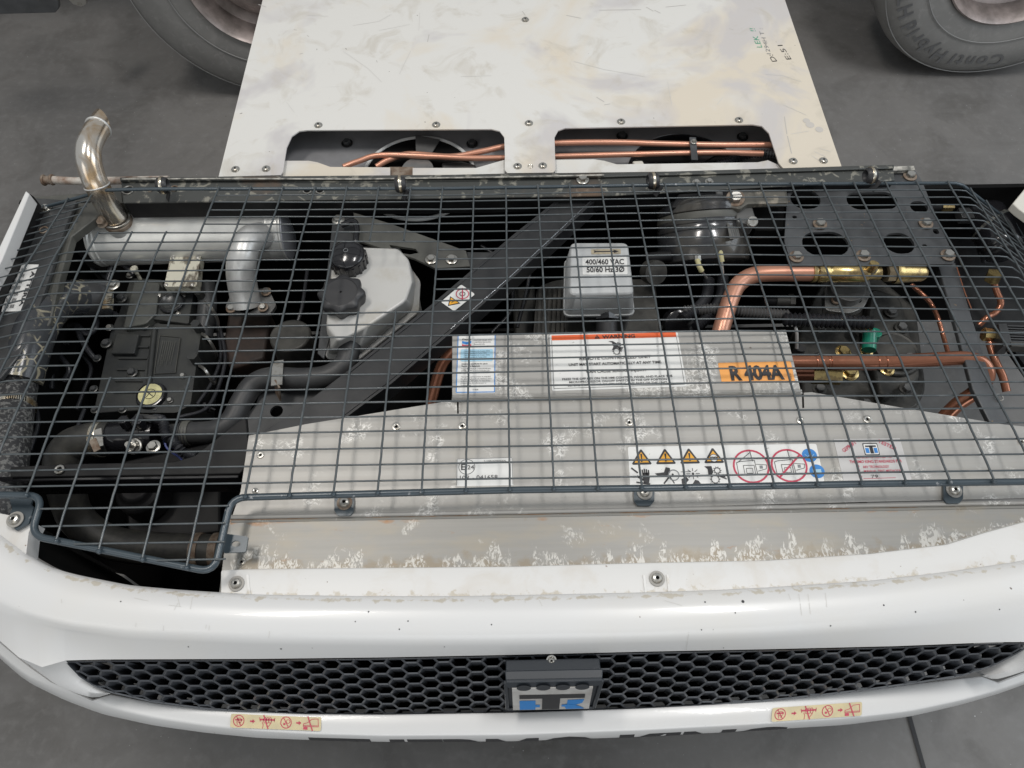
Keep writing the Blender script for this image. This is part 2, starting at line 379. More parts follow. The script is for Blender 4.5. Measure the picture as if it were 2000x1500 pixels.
# sticker drawing frame: photo-pixel units inside a quad
class Stk:
    def __init__(s, tl, tr, br, bl, h, lift=.0006):
        hs = h if isinstance(h, (list, tuple)) else [h]*4
        s.c = [P(*tl, hs[0]), P(*tr, hs[1]), P(*br, hs[2]), P(*bl, hs[3])]
        s.tl = tl; s.w = tr[0]-tl[0]; s.h = bl[1]-tl[1]; s.mb = MB(); s.lift = lift
        n = (s.c[1]-s.c[0]).cross(s.c[3]-s.c[0]).normalized(); s.n = n if n.dot(CPOS-s.c[0]) > 0 else -n
    def __call__(s, a, b, layer=0):
        u = a/s.w; v = b/s.h; c = s.c
        return c[0]*(1-u)*(1-v)+c[1]*u*(1-v)+c[2]*u*v+c[3]*(1-u)*v+s.n*(s.lift+layer*.00025)
    def poly(s, pts, M, layer=1):
        s.mb.add([s(a, b, layer) for a, b in pts], [tuple(range(len(pts)))], M); return s
    def rect(s, a0, b0, a1, b1, M, layer=1): return s.poly([(a0, b0), (a1, b0), (a1, b1), (a0, b1)], M, layer)
    def rrect(s, a0, b0, a1, b1, r, M, layer=0, thick=True):
        pts = rounded([Vector((a0, b0, 0)), Vector((a1, b0, 0)), Vector((a1, b1, 0)), Vector((a0, b1, 0))], r, 3)
        if thick: s.mb.prism([s(p.x, p.y, layer) for p in pts], -s.n*.0005, M)
        else: s.poly([(p.x, p.y) for p in pts], M, layer)
        return s
    def disc(s, a, b, r, M, layer=1, ry=None, n=24):
        ry = ry or r; return s.poly([(a+r*math.cos(2*math.pi*k/n), b+ry*math.sin(2*math.pi*k/n)) for k in range(n)], M, layer)
    def ring(s, a, b, r, wd, M, layer=2, ry=None, n=28, a0=0, a1=2*math.pi):
        ry = ry or r; V = []; F = []
        for k in range(n+1):
            t = a0+(a1-a0)*k/n
            for q in (0, 1): V.append(s(a+(r-q*wd)*math.cos(t), b+(ry-q*wd)*math.sin(t), layer))
        for k in range(n): F.append((2*k, 2*k+2, 2*k+3, 2*k+1))
        s.mb.add(V, F, M); return s
    def line(s, a0, b0, a1, b1, wd, M, layer=2):
        dx, dy = a1-a0, b1-b0; L_ = math.hypot(dx, dy) or 1; nx, ny = -dy/L_*wd/2, dx/L_*wd/2
        return s.poly([(a0+nx, b0+ny), (a1+nx, b1+ny), (a1-nx, b1-ny), (a0-nx, b0-ny)], M, layer)
    def pline(s, pts, wd, M, layer=2):
        for (a, b), (c, d) in zip(pts, pts[1:]): s.line(a, b, c, d, wd, M, layer)
        return s
    def text(s, t, a, b, cap, M, width=None, bold=0.0, layer=3, center=False, ang=0):
        V, F, wd = text_geo(t, bold); k = cap/.70; kx = (width/wd) if width else k
        if center: a = a-wd*kx/2
        ca, sa = math.cos(ang), math.sin(ang)
        s.mb.add([s(a+(v.x*kx)*ca+(v.y*k)*sa, b+(v.x*kx)*sa-(v.y*k)*ca, layer) for v in V], F, M); return s
    def build(s, name, parent, label=None): return s.mb.build(name, parent, label=label)
def strokes(rows, t0, dt, a0, a1, stk, M, cap=2.2):   # lines of small print
    for i, r in enumerate(rows): stk.text(r, a0, t0+i*dt, cap, M, width=(a1-a0)*min(1, .55+.45*((i*37) % 10)/9) if len(r) > 12 else None, layer=3)
# ================================================================== SETTING
fl = MB(); fl.add([(-14, -8, 0), (14, -8, 0), (14, 16, 0), (-14, 16, 0)], [(0, 1, 2, 3)], FLOOR); o = fl.build('floor', None); o['kind'] = 'structure'
a_, b_ = P(1775, 1400, CAM_Z), P(1803, 1500, CAM_Z); t_ = (b_-a_).normalized(); q0 = a_+t_*3; q1 = a_-t_*1.25
jn = MB(); sd = Vector((t_.y, -t_.x, 0))*.0045
jn.add([q0+sd+Vector((0, 0, .004)), q1+sd+Vector((0, 0, .004)), q1-sd+Vector((0, 0, .004)), q0-sd+Vector((0, 0, .004))], [(0, 1, 2, 3)], JOINT)
o = jn.build('floor_joint', None); o['kind'] = 'structure'
# ================================================================== PARKED TRUCK (two wheels seen)
truck = empty('parked_truck', (.45, 3.2, 0), 'parked truck behind the unit, two dusty grey tyres and a side plate showing', 'truck')
def wheel(xc, Yf, R, rr, txt):
    c = Vector((xc, Yf, R)); ax = (0, 1, 0)
    wdt = .27
    t = MB()
    prof = [(rr, .012), (rr*1.03, 0.0), (rr*1.12, -.004), (rr+(R-rr)*.45, -.018), (rr+(R-rr)*.72, -.016), (R*.955, .002), (R*.968, .010), (R*.985, .022), (R*.998, .045)]
    for q in range(4):
        y = .045+(wdt-.09)*(q+.5)/4
        prof += [(R, y-.018), (R, y+.014), (R*.975, y+.016), (R*.975, y+.020)]
    prof += [(R, wdt-.045), (R*.97, wdt-.01), (rr+(R-rr)*.5, wdt+.01), (rr, wdt-.02)]
    t.lathe(c, ax, prof, TYRE, 96)
    for fr in (.30, .47, .90): t.torus(c+Vector((0, -.015 if fr < .8 else -.004, 0)), ax, rr+(R-rr)*fr, .0017, TYREE, 96, 6)
    wh = t.build('wheel', truck, angle=50)
    if txt:
        l = MB(); ang = math.radians(-90+13)
        for ch in txt:
            if ch == ' ': ang -= .05; continue
            V, F, wd = text_geo(ch, .02); k = .046/.7; r_ = rr+(R-rr)*.54; da = wd*k/(r_*1.0)
            mid = ang-da/2
            out = []
            for v in V:
                th_ = ang-(v.x*k)/r_; rad = r_+v.y*k
                out.append(c+Vector((rad*math.cos(th_), -.0192, rad*math.sin(th_))))
            l.add(out, F, TYREL); ang -= da+.028
        l.build('lettering', wh)
    rm = MB()
    rm.lathe(c, ax, [(rr*1.0, .014), (rr*1.005, -.006), (rr*.985, -.010), (rr*.955, .0), (rr*.93, .03), (rr*.90, .07), (rr*.80, .085), (rr*.76, .10), (rr*.72, .075), (rr*.60, .05), (rr*.45, .045), (rr*.44, .02), (rr*.30, .0), (0, -.005)], RIM, 72)
    rm.build('rim', wh)
wheel(-.797, 2.255, .425, .2145, '')
wheel(1.683, 2.305, .476, .2645, 'Conti Hybrid HT3')
ch = MB(); ch.box((-3.2, 2.60, .72), (4.2, 2.70, .92), BLACK); ch.box((-3.2, 2.75, 1.05), (4.2, 4.6, 1.15), BLACK); ch.build('chassis', truck)
for q in ((-.797, 2.4, .425), (1.683, 2.45, .476)): ax_ = MB(); ax_.cyl(q, (0, 1, 0), .07, 1.6, BLACK); ax_.build('axle', truck)
sp = MB(); q = [PY(-160, 32, 2.15), PY(108, 25, 2.15), PY(115, 17, 2.15), PY(108, -60, 2.15), PY(-160, -60, 2.15)]
sp.prism(q, Vector((0, .02, 0)), DKG2); sp.build('side_plate', truck, .002)
kn = MB(); kn.cyl(PY(149, -4, 2.3), (0, 1, 0), .03, .05, ZINC, 8); kn.build('coupling_cap', truck)
# ================================================================== REFRIGERATION UNIT
unit = empty('refrigeration_unit', (.05, .62, 0), 'open white refrigeration unit with wire guard, silver muffler, copper pipes and honeycomb grille', 'cooling unit')
def ln(L, h, xs):
    X = [q[0] for q in L]; Y = [q[1] for q in L]
    y = np.interp(xs, X, Y); hh = np.interp(xs, X, h) if isinstance(h, list) else np.full(len(xs), float(h))
    return [P(float(a), float(b), float(c)) for a, b, c in zip(xs, y, hh)]
def smooth_line(L, step=20, it=2):
    X = np.array([q[0] for q in L], float); Y = np.array([q[1] for q in L], float); xs = np.arange(X[0], X[-1]+1, step); y = np.interp(xs, X, Y)
    for _ in range(it): y[1:-1] = (y[:-2]+2*y[1:-1]+y[2:])/4
    return list(zip(xs, y))
def loft(mb, lines, M):
    n = len(lines[0]); V = [p for l in lines for p in l]; F = []
    for i in range(len(lines)-1):
        for k in range(n-1): F.append((i*n+k, (i+1)*n+k, (i+1)*n+k+1, i*n+k+1))
    mb.add(V, F, M)
LA = [(-200, 900), (-80, 990), (0, 1050), (25, 1067), (52, 1090), (100, 1113), (150, 1126), (250, 1146), (350, 1155), (432, 1160), (500, 1164), (700, 1167), (900, 1167), (1060, 1164), (1250, 1160), (1400, 1155), (1500, 1150), (1700, 1137), (1850, 1120), (2000, 1098), (2200, 1050)]
LC1 = [(-200, 1020), (-80, 1115), (0, 1166), (60, 1190), (130, 1208), (250, 1221), (500, 1230), (900, 1231), (1250, 1226), (1500, 1214), (1700, 1198), (1850, 1180), (2000, 1158), (2200, 1105)]
LC2 = [(-200, 1060), (-80, 1155), (0, 1200), (120, 1228), (250, 1248), (500, 1259), (800, 1262), (1000, 1261), (1250, 1256), (1500, 1247), (1700, 1233), (1850, 1219), (2000, 1202), (2200, 1160)]
LD = [(-200, 1085), (-80, 1190), (0, 1252), (37, 1284), (82, 1303), (128, 1290), (200, 1288), (500, 1287), (750, 1284), (1000, 1279), (1250, 1273), (1500, 1268), (1750, 1262), (1950, 1254), (2000, 1254), (2060, 1262), (2200, 1215)]
xs = np.array(sorted(set(list(np.arange(-200, 2201, 25))+[37, 82, 52, 128, 25])), float)
def sm(L): return smooth_line(L, 10, 3)
fa = MB()
lA = ln(sm(LA), 1.044, xs)
lA0 = [p+Vector((0, .004, -.035)) for p in lA]
lA1 = [p+Vector((0, .003, -.004)) for p in lA]
LA2 = [(x, y+6) for x, y in LA]
mid = [(float(x), .5*(np.interp(x, [q[0] for q in LA], [q[1] for q in LA])+np.interp(x, [q[0] for q in LC1], [q[1] for q in LC1]))) for x in np.arange(-200, 2201, 50)]
c1b = [(x, y+15) for x, y in LC1]
loft(fa, [lA0, lA1, ln(sm(LA2), 1.0405, xs), ln(sm(mid), 1.038, xs), ln(sm(LC1), 1.041, xs), ln(sm(c1b), 1.046, xs), ln(sm(LC2), 1.060, xs), ln(LD, 1.092, xs)], FAIR)
# inward flange along the grille top
lD = ln(LD, 1.092, xs); loft(fa, [lD, [p+Vector((0, .006, -.004)) for p in lD], [p+Vector((0, .02, -.02)) for p in lD]], FAIR)
# end scoops round the grille tips
def scoop(outer, inner, ho, hi):
    n = 14
    def rs(L, h):
        q = spline([P(x, y, k) for (x, y), k in zip(L, h)], 6); return [q[int(round(i*(len(q)-1)/(n-1)))] for i in range(n)]
    A = rs(outer, ho); B = rs(inner, hi); Mid = [(a+b)/2+Vector((0, -.002, .008)) for a, b in zip(A, B)]
    In = [b+Vector((0, .02, -.02)) for b in B]; Ou = [a+Vector((0, .012, -.02)) for a in A]
    loft(fa, [Ou, A, Mid, B, In], FAIR)
scoop([(37, 1284), (82, 1317), (120, 1342), (180, 1362), (217, 1354)], [(128, 1290), (137, 1302), (155, 1320), (185, 1339), (217, 1350)], [1.10, 1.13, 1.15, 1.18, 1.19], [1.092, 1.115, 1.14, 1.165, 1.185])
scoop([(2060, 1285), (2030, 1300), (2000, 1311), (1947, 1326), (1918, 1320)], [(2015, 1258), (1997, 1270), (1975, 1284), (1945, 1302), (1918, 1315)], [1.11, 1.13, 1.15, 1.175, 1.19], [1.092, 1.115, 1.14, 1.165, 1.185])
from mathutils.bvhtree import BVHTree
SCUFF = mat('scuff_grey', (.46, .445, .42), .6); SCUFFL = mat('scuff_light', (.57, .56, .535), .5)
def mark(mb, pts, wd, h, M, bvh=None):
    Q = []
    for (x0, y0), (x1, y1) in zip(pts, pts[1:]):
        for k in range(5):
            x, y = x0+(x1-x0)*k/4, y0+(y1-y0)*k/4
            if bvh: loc, n_, _, _ = bvh.ray_cast(CPOS, ray(x, y)); Q.append((loc, n_) if loc else None)
            else: Q.append((P(x, y, h), Vector((0, 0, 1))))
    for a, b in zip(Q, Q[1:]):
        if not a or not b or (b[0]-a[0]).length < 1e-5 or (b[0]-a[0]).length > .05: continue
        n_ = a[1] if a[1].dot(CPOS-a[0]) > 0 else -a[1]
        t = (b[0]-a[0]).normalized(); sd = n_.cross(t).normalized()*wd/2; z = n_*.0004; mb.add([a[0]+sd+z, b[0]+sd+z, b[0]-sd+z, a[0]-sd+z], [(0, 1, 2, 3)], M)
bv = BVHTree.FromPolygons(fa.v, fa.f)
for x, y, r_ in ((1451, 1175, .0022), (1377, 1176, .0012), (1436, 1197, .001), (1726, 1182, .0012), (1788, 1195, .0012), (720, 1195, .0012), (780, 1229, .001), (549, 1267, .0014), (1622, 1222, .0012), (1952, 1190, .001), (960, 1220, .001), (797, 1213, .001), (868, 1263, .001), (1413, 1265, .001), (236, 1175, .001), (368, 1263, .001), (694, 1214, .0009), (1370, 1230, .0009)):
    loc, n_, _, _ = bv.ray_cast(CPOS, ray(x, y))
    if loc: fa.lathe(loc, n_ if n_.dot(CPOS-loc) > 0 else -n_, [(r_, .0004), (0, .0006)], INK, 8)
for L_ in ([(320, 1222), (319, 1232)], [(266, 1217), (265, 1224)], [(403, 1220), (402, 1228)], [(409, 1222), (408, 1231)], [(527, 1232), (525, 1246)], [(377, 1160), (372, 1190)], [(1560, 1160), (1566, 1202)], [(1578, 1160), (1583, 1200)], [(1612, 1158), (1615, 1186)], [(1345, 1235), (1340, 1270)], [(1298, 1173), (1332, 1183)], [(330, 1182), (354, 1185)], [(348, 1178), (340, 1192)], [(1053, 1172), (1059, 1184)], [(120, 1170), (121, 1178)], [(1023, 1170), (1027, 1178)], [(1540, 1160), (1544, 1172)], [(262, 1168), (290, 1174)], [(346, 1162), (352, 1186)]):
    mark(fa, L_, .0007, 1.034, SCUFFL, bv)
fairing = fa.build('front_fairing', unit, angle=55)
nx_ = len(xs); ea = fairing.data.attributes.new('edge', 'FLOAT', 'POINT'); vv = [0.0]*len(fairing.data.vertices)
for i_, w_ in ((0, .8), (1, .8), (2, 1.0)):
    for q in range(nx_): vv[i_*nx_+q] = w_
ea.data.foreach_set('value', vv)
# white ledge behind the crease and the left corner ledge
LL = [(432, 1118), (485, 1116), (700, 1114), (1000, 1111), (1250, 1104), (1500, 1099), (1700, 1086), (1850, 1068), (1920, 1046), (2000, 1024), (2200, 985)]
xr = np.array([432, 485]+list(range(500, 2201, 25)), float)
le = MB(); a = ln(LL, 1.0505, xr); b = ln([(x, y-2) for x, y in sm(LA)], 1.0505, xr)
loft(le, [[p+Vector((0, .01, -.02)) for p in a], [p+Vector((0, .003, -.001)) for p in a], a, b], DIRTYW)
for x0 in (483, 1258, 1304): le.bar(P(x0, 1122, 1.049), P(x0+4, 1161, 1.049), .0035, .004, DIRTYW)
ledge = le.build('ledge', fairing); nl_ = len(xr); ea = ledge.data.attributes.new('edge', 'FLOAT', 'POINT'); ea.data.foreach_set('value', ([0.3]*(nl_*3)+[1.0]*nl_+[.9]*len(ledge.data.vertices))[:len(ledge.data.vertices)])
cl = MB(); cl.prism(PP([(-200, 900), (-60, 985), (0, 1003), (40, 1010), (66, 1020), (56, 1040), (50, 1091), (25, 1069), (0, 1052), (-80, 992), (-200, 902)], 1.048), .03, DIRTYW); cl.build('corner_ledge', fairing)
WASH = mat('dull_washer', (.30, .29, .27), .55, .3)
for x, y in ((462, 1140), (1283, 1130)):
    s_ = MB(); s_.screw(P(x, y, 1.0495), .0076, ZINC, M2=WASH); s_.build('screw', fairing)
# ---- lower trim
LG = [(-200, 1050), (-80, 1170), (0, 1256), (50, 1298), (100, 1333), (180, 1369), (215, 1359), (300, 1376), (400, 1388), (500, 1394), (600, 1398), (750, 1399), (1000, 1395), (1250, 1387), (1400, 1379), (1500, 1371), (1600, 1361), (1700, 1350), (1800, 1337), (1918, 1324), (1950, 1335), (2000, 1316), (2080, 1285), (2200, 1230)]
LH = [(-200, 1085), (-80, 1205), (0, 1277), (50, 1318), (125, 1352), (200, 1378), (300, 1401), (400, 1416), (500, 1426), (600, 1432), (750, 1436), (1000, 1434), (1250, 1425), (1500, 1412), (1650, 1402), (1775, 1388), (1875, 1367), (1950, 1347), (2000, 1330), (2200, 1244)]
LI = [(-200, 1095), (-80, 1214), (0, 1286), (50, 1330), (125, 1367), (200, 1395), (300, 1417), (400, 1431), (500, 1441), (600, 1445), (750, 1449), (1000, 1448), (1250, 1439), (1400, 1431), (1500, 1425), (1650, 1416), (1775, 1400), (1875, 1377), (1950, 1355), (2000, 1337), (2200, 1252)]
xt = np.array(sorted(set(list(np.arange(-200, 2201, 20))+[215, 1918, 1950])), float)
tr = MB(); lG = ln(LG, 1.225, xt); lH = ln(sm(LH), 1.230, xt); lI = ln(sm(LI), 1.262, xt); lJ = [p+Vector((0, .012, -.13)) for p in lI]; lK = [p+Vector((0, .03, -.45)) for p in lI]
loft(tr, [[p+Vector((0, .006, -.03)) for p in lG], [p+Vector((0, .002, -.001)) for p in lG], lG, [a*.88+b*.12+Vector((0, 0, .0006)) for a, b in zip(lH, lG)], lH, [a*.9+b*.1+Vector((0, -.001, 0)) for a, b in zip(lH, lI)], lI, lJ, lK], FAIR)
trim = tr.build('lower_trim', unit, angle=50)
# lettering on the vertical front of the trim: follows the face
V, F, wd = text_geo('THERMO KING', .055)
bm = bmesh.new(); vs = [bm.verts.new(v) for v in V]
for f in F:
    try: bm.faces.new([vs[i] for i in f])
    except ValueError: pass
sx = 930/wd; H_ = .070; face = (lH[60]-lI[60]).length
for q in range(1, 40):
    bmesh.ops.bisect_plane(bm, geom=bm.verts[:]+bm.edges[:]+bm.faces[:], plane_co=(wd*q/40, 0, 0), plane_no=(1, 0, 0))
bmesh.ops.bisect_plane(bm, geom=bm.verts[:]+bm.edges[:]+bm.faces[:], plane_co=(0, .70*(1-(face*.30)/H_), 0), plane_no=(0, 1, 0))
bm.verts.index_update(); out = []
hx = [p.x for p in lH]
for v in bm.verts:
    dn_ = (1-v.co.y/.70)*H_ + face*.70
    X = P(605, 1448, 1.262).x+(v.co.x/wd)*(P(1538, 1424, 1.262).x-P(605, 1448, 1.262).x)
    def at(L, X): return Vector([float(np.interp(X, [p.x for p in L], [p[k] for p in L])) for k in range(3)])
    a, b, c = at(lH, X), at(lI, X), at(lJ, X)
    out.append((a.lerp(b, dn_/face) if dn_ <= face else b.lerp(c, (dn_-face)/(c-b).length))+Vector((0, -.0006, .0002)))
t_ = MB(); t_.add(out, [tuple(v.index for v in f.verts) for f in bm.faces], INK); bm.free(); t_.build('lettering', trim)
def lift_sticker(x0, y0, x1, y1, y2, y3):
    k = Stk((x0, y0), (x1, y1), (x1-1, y2), (x0-2, y3), 1.2268, .0015); W_ = k.w; H2 = k.h
    k.rrect(0, 0, W_, H2, 4, CREAM); cy = H2/2
    for cx, r in ((16, 11), (108, 11)):
        k.ring(cx, cy, r, 1.6, RED, ry=11.5); k.line(cx-5, cy-9, cx+5, cy+9, 1.6, RED)
    k.line(9, cy-2, 23, cy-2, 3, RED, 2); k.ring(17, cy-1, 5, 1, RED, 2); k.line(12, cy+2, 14, cy+8, 1, RED); k.line(20, cy+2, 17, cy+7, 1, RED)
    k.rect(103, cy+1, 107, cy+5, RED, 2); k.ring(112, cy-2, 4, 1, RED, 2)
    for ax in (38, 128): k.line(ax, cy, ax+6, cy, 3, RED); k.poly([(ax+5, cy-4), (ax+10, cy), (ax+5, cy+4)], RED, 2)
    k.line(57, cy-4, 86, cy-4, 3.2, RED); k.line(56, cy-8, 58, cy, 1.2, RED); k.line(86, cy-8, 85, cy, 1.2, RED)
    for q in range(3): k.ring(67+q*5, cy-3, 3.2, 1, RED, 2, ry=6)
    k.pline([(62, cy), (64, cy+6), (63, cy+13)], 1.1, RED); k.pline([(80, cy-2), (78, cy+4), (74, cy+9)], 1.1, RED); k.line(64, cy-13, 74, cy+14, 2.2, RED, 3)
    k.rect(142, cy+7, 150, cy+12, RED, 2); k.pline([(142, cy+6), (142, cy+1), (150, cy-1), (158, cy-8), (170, cy-9), (171, cy+6), (142, cy+6)], 1.1, RED); k.line(142, cy+4, 170, cy+4, .9, RED)
    k.line(150, cy-13, 160, cy+14, 2.2, RED, 3)
    k.build('instruction_sticker', trim, 'yellowed sticker with red hand and foot prohibition pictograms')
lift_sticker(452, 1394, 628, 1400, 1428, 1421)
lift_sticker(1508, 1383, 1683, 1371, 1398, 1410)
# ---- honeycomb grille
LE = [(128, 1291), (155, 1320), (185, 1340), (217, 1352), (300, 1371), (400, 1384), (500, 1391), (600, 1395), (750, 1396), (1000, 1392), (1250, 1384), (1400, 1376), (1500, 1368), (1600, 1358), (1700, 1346), (1800, 1332), (1880, 1319), (1940, 1300), (1985, 1276), (2015, 1258)]
gx = np.arange(128, 2016, 8).astype(float)
top = ln(LD, 1.098, gx); xw = np.array([p.x for p in top]); yw = np.array([p.y for p in top])
SD = Vector((0, -.40, -.917))
def gs(X, dd): return Vector((X, float(np.interp(X, xw, yw)), CAM_Z-1.098))+SD*dd
def proj(p):
    q = p-CPOS; D = q.dot(d0); return 1000+FPX*q.dot(RIGHT)/D, 750-FPX*q.dot(UP)/D
dlim = []
for X in xw:
    lo_, hi_ = 0, .25
    for _ in range(18):
        md = (lo_+hi_)/2; x, y = proj(gs(X, md))
        if y < np.interp(x, [q[0] for q in LE], [q[1] for q in LE]): lo_ = md
        else: hi_ = md
    dlim.append(lo_)
dlim = np.array(dlim)
def dl(X): return float(np.interp(X, xw, dlim))
g = MB(); R_ = .0154; hh_ = R_*math.sqrt(3); segs = set()
def key(p): return (round(p[0], 4), round(p[1], 4))
for i in range(-2, 100):
    cx = xw[0]-.02+i*1.5*R_
    for j in range(-1, 10):
        cy = j*hh_+(hh_/2 if i % 2 else 0)
        c6 = [(cx+R_*math.cos(math.radians(60*k)), cy+R_*math.sin(math.radians(60*k))) for k in range(6)]
        for k in range(6):
            a, b = key(c6[k]), key(c6[(k+1) % 6]); segs.add((min(a, b), max(a, b)))
bx0, bx1 = P(988, 1350, 1.15).x, P(1174, 1350, 1.15).x
DEP = Vector((0, .001, -.045))
def inside(p): return xw[0] < p[0] < xw[-1] and .002 < p[1] < dl(p[0])-.001
for a, b in segs:
    n = 8; ok = [k for k in range(n+1) if inside((a[0]+(b[0]-a[0])*k/n, a[1]+(b[1]-a[1])*k/n))]
    if len(ok) < 2: continue
    k0, k1 = ok[0]/n, ok[-1]/n
    p, q = gs(a[0]+(b[0]-a[0])*k0, a[1]+(b[1]-a[1])*k0), gs(a[0]+(b[0]-a[0])*k1, a[1]+(b[1]-a[1])*k1)
    t = (q-p).normalized(); nrm = Vector((0, -.917, .40)); sd = t.cross(nrm)*.0013
    g.prism([p+sd+nrm*.001, q+sd+nrm*.001, q-sd, p-sd], DEP, PLAST)
# frame round the grille
gtop = [gs(X, .001) for X in xw]; gbot = [gs(X, max(.0015, dl(X))) for X in xw]
for L_ in (gtop, gbot):
    loft(g, [[p+Vector((0, .004, -.03)) for p in L_], [p+Vector((0, -.001, .001)) for p in L_], [p+SD*(.005 if L_ is gtop else -.003) for p in L_], [p+SD*(.005 if L_ is gtop else -.003)+Vector((0, .004, -.03)) for p in L_]], PLAST)
grille = g.build('grille', unit)
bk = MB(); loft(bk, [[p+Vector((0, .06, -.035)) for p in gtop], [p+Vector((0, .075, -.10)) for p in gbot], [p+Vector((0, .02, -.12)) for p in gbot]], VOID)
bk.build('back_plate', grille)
sc_ = MB(); sc_.screw(P(1077, 1289, 1.10), .005, ZINC, axis=(0, -.5, .85)); sc_.build('screw', grille)
# ---- badge on the grille
bd = MB()
fr = [P(986, 1310, 1.092), P(1178, 1306, 1.092), P(1176, 1331, 1.090), P(988, 1335, 1.090)]
lowL, lowR = P(990, 1386, 1.175), P(1162, 1383, 1.175)
topf = rounded(fr, .006)
bd.prism(fr, .05, BADGE)
bd.add([fr[3], fr[2], P(1172, 1339, 1.098), P(992, 1343, 1.098)], [(0, 1, 2, 3)], BADGE)
tl, tr_, br_, bl_ = P(988, 1335, 1.090), P(1176, 1331, 1.090), P(1160, 1384, 1.176), P(991, 1387, 1.176)
nB = (tr_-tl).cross(bl_-tl).normalized(); nB = nB if nB.dot(CPOS-tl) > 0 else -nB
bd.prism([tl-nB*.004, tr_-nB*.004, br_-nB*.004, bl_-nB*.004], -nB*.03, BADGE)
def rim_bar(a, b): bd.bar(a, b, .006, .005, BADGE, up=nB)
rim_bar(tl, bl_); rim_bar(tr_, br_); rim_bar(bl_, br_); rim_bar(tl, tr_)
badge = bd.build('badge', grille, .0015)
lg = Stk((1000, 1343), (1158, 1340), (1150, 1382), (1002, 1385), [1.100, 1.100, 1.176, 1.176], .0015)
lg.mb.prism([lg(0, 0), lg(lg.w, 0), lg(lg.w, lg.h), lg(0, lg.h)], -lg.n*.002, mat('badge_plate', (.50, .49, .47), .4, col2=(.36, .34, .32), scale=30))
for q in range(4): lg.disc(23+q*38, -1, 14, BADGE, 2, ry=5)
lg.rect(14, 12, 145, 19.5, INK, 2); lg.rect(60, 12, 96, 41, INK, 2); lg.rect(14, 23, 46.5, 41, BLUE, 2); lg.rect(46, 31.5, 55.5, 36.5, BLUE, 2)
lg.poly([(111, 23), (145, 22), (142, 29), (129, 33), (111, 33)], BLUE, 2); lg.poly([(111, 31), (129, 33), (139, 36), (148, 40.5), (110, 40.5), (107, 36), (100, 35.6), (100, 32)], BLUE, 3)
lg.build('emblem', badge)
# ================================================================== top cover (aluminium)
HP = 1.054
outl = [(486, 851), (600, 828), (700, 812), (890, 781), (892, 781), (893, 808), (896, 808), (896, 780), (1566, 768), (1567, 797), (1571, 797), (1570, 767), (1585, 766), (1760, 796), (1960, 829), (2030, 836), (2200, 842), (2200, 968), (1500, 985), (1000, 999), (700, 1007), (452, 1013), (470, 960), (478, 905)]
tcv = MB(); tcv.prism(PP(outl, HP), .0025, ALU)
# folded ridge along the step, then the lower strip
def ridge(y0, h0, rr, M):
    pts = [P(x, y0-(x-450)*.0185+(x-450)**2*0, h0) for x in np.arange(450, 2201, 50)]; tcv.tube(pts, rr, M, 8)
ridge(1010, HP+.001, .0035, ALU)
tcover = tcv.build('top_cover', unit)
low = MB(); L1 = [(450, 1014), (700, 1009), (1000, 1003), (1500, 990), (1850, 983), (2200, 973)]
L2 = [(430, 1160), (440, 1119), (485, 1116), (700, 1114), (1000, 1111), (1250, 1104), (1500, 1099), (1700, 1086), (1850, 1068), (1920, 1046), (2000, 1024), (2200, 985)]
L2b = [(445, 1119)]+L2[2:]
xl = np.array([450, 485]+list(range(500, 2201, 25)), float)
a = ln(L1, HP+.003, xl); b = ln(L2b, HP+.006, xl)
wts = [0, .12, .25, .45, .65, .8, .9, 1]
loft(low, [[p.lerp(q, t) for p, q in zip(a, b)] for t in wts]+[[p+Vector((0, 0, -.002)) for p in b]], ALULOW)
nlow = len(a); edge_attr = [t for t in wts+[1.0] for _ in range(nlow)]
low.prism(PP([(450, 1014), (455, 1119), (452, 1160), (428, 1160), (440, 1060)], HP+.0075), .002, ALULOW)
low.tube([P(x, 1019-(x-450)*.0185, HP+.0035) for x in range(452, 2201, 60)], .0022, ALULOW, 8)
lowo = low.build('lower_strip', tcover)
ea = lowo.data.attributes.new('edge', 'FLOAT', 'POINT')
ea.data.foreach_set('value', (edge_attr+[.55]*len(lowo.data.vertices))[:len(lowo.data.vertices)])
for x, y, r in ((774, 833, .0072), (903, 832, .0065), (1229, 825, .0065), (1563, 821, .0065), (1694, 819, .0072), (509, 889, .006), (499, 959, .005), (1995, 863, .006), (472, 1097, .0062)):
    s_ = MB(); h_ = HP if y < 1000 else HP+.006
    s_.lathe(P(x, y, h_), (0, 0, 1), [(r, 0), (r*.95, .0016), (r*.6, .0022), (r*.4, .0018), (r*.38, .0004), (0, .0004)], ZINC, 18)
    s_.lathe(P(x, y, h_-.0006), (0, 0, 1), [(r*.36, 0), (0, .0001)], VOID, 10); s_.build('rivet', tcover)
# raised box with the labels
HB = 1.042
bx = MB(); bx.prism(PP([(883, 656), (1535, 644), (1565, 766), (883, 778)], HB), .045, ALU)
bx.prism([P(883, 773, HB+.002), P(1566, 761, HB+.002), P(1568, 769, HB+.004), P(882, 781, HB+.004)], .006, ALU)
bx.tube([P(883, 775, HB+.0005), P(1566, 763, HB+.0005)], .0022, ALU, 8)
lbox = bx.build('label_box', unit, .001)
k = Stk((1073, 654), (1323, 647), (1342, 757), (1078, 766), HB)
k.rrect(0, 0, 250, 110, 4, WHITE); k.rect(4, 2, 246, 12, ORED)
k.poly([(87, 11.3), (92, 3), (98, 11.3)], INK, 2); k.text('!', 91.3, 10.6, 5, ORED, bold=.03, layer=4); k.text('WARNING', 102, 11.2, 6.6, INK, width=64, bold=.03)
for a, b, c, d in ((4, 12, 4, 106), (246, 12, 246, 106), (4, 106, 246, 106)): k.line(a, b, c, d, .7, INK)
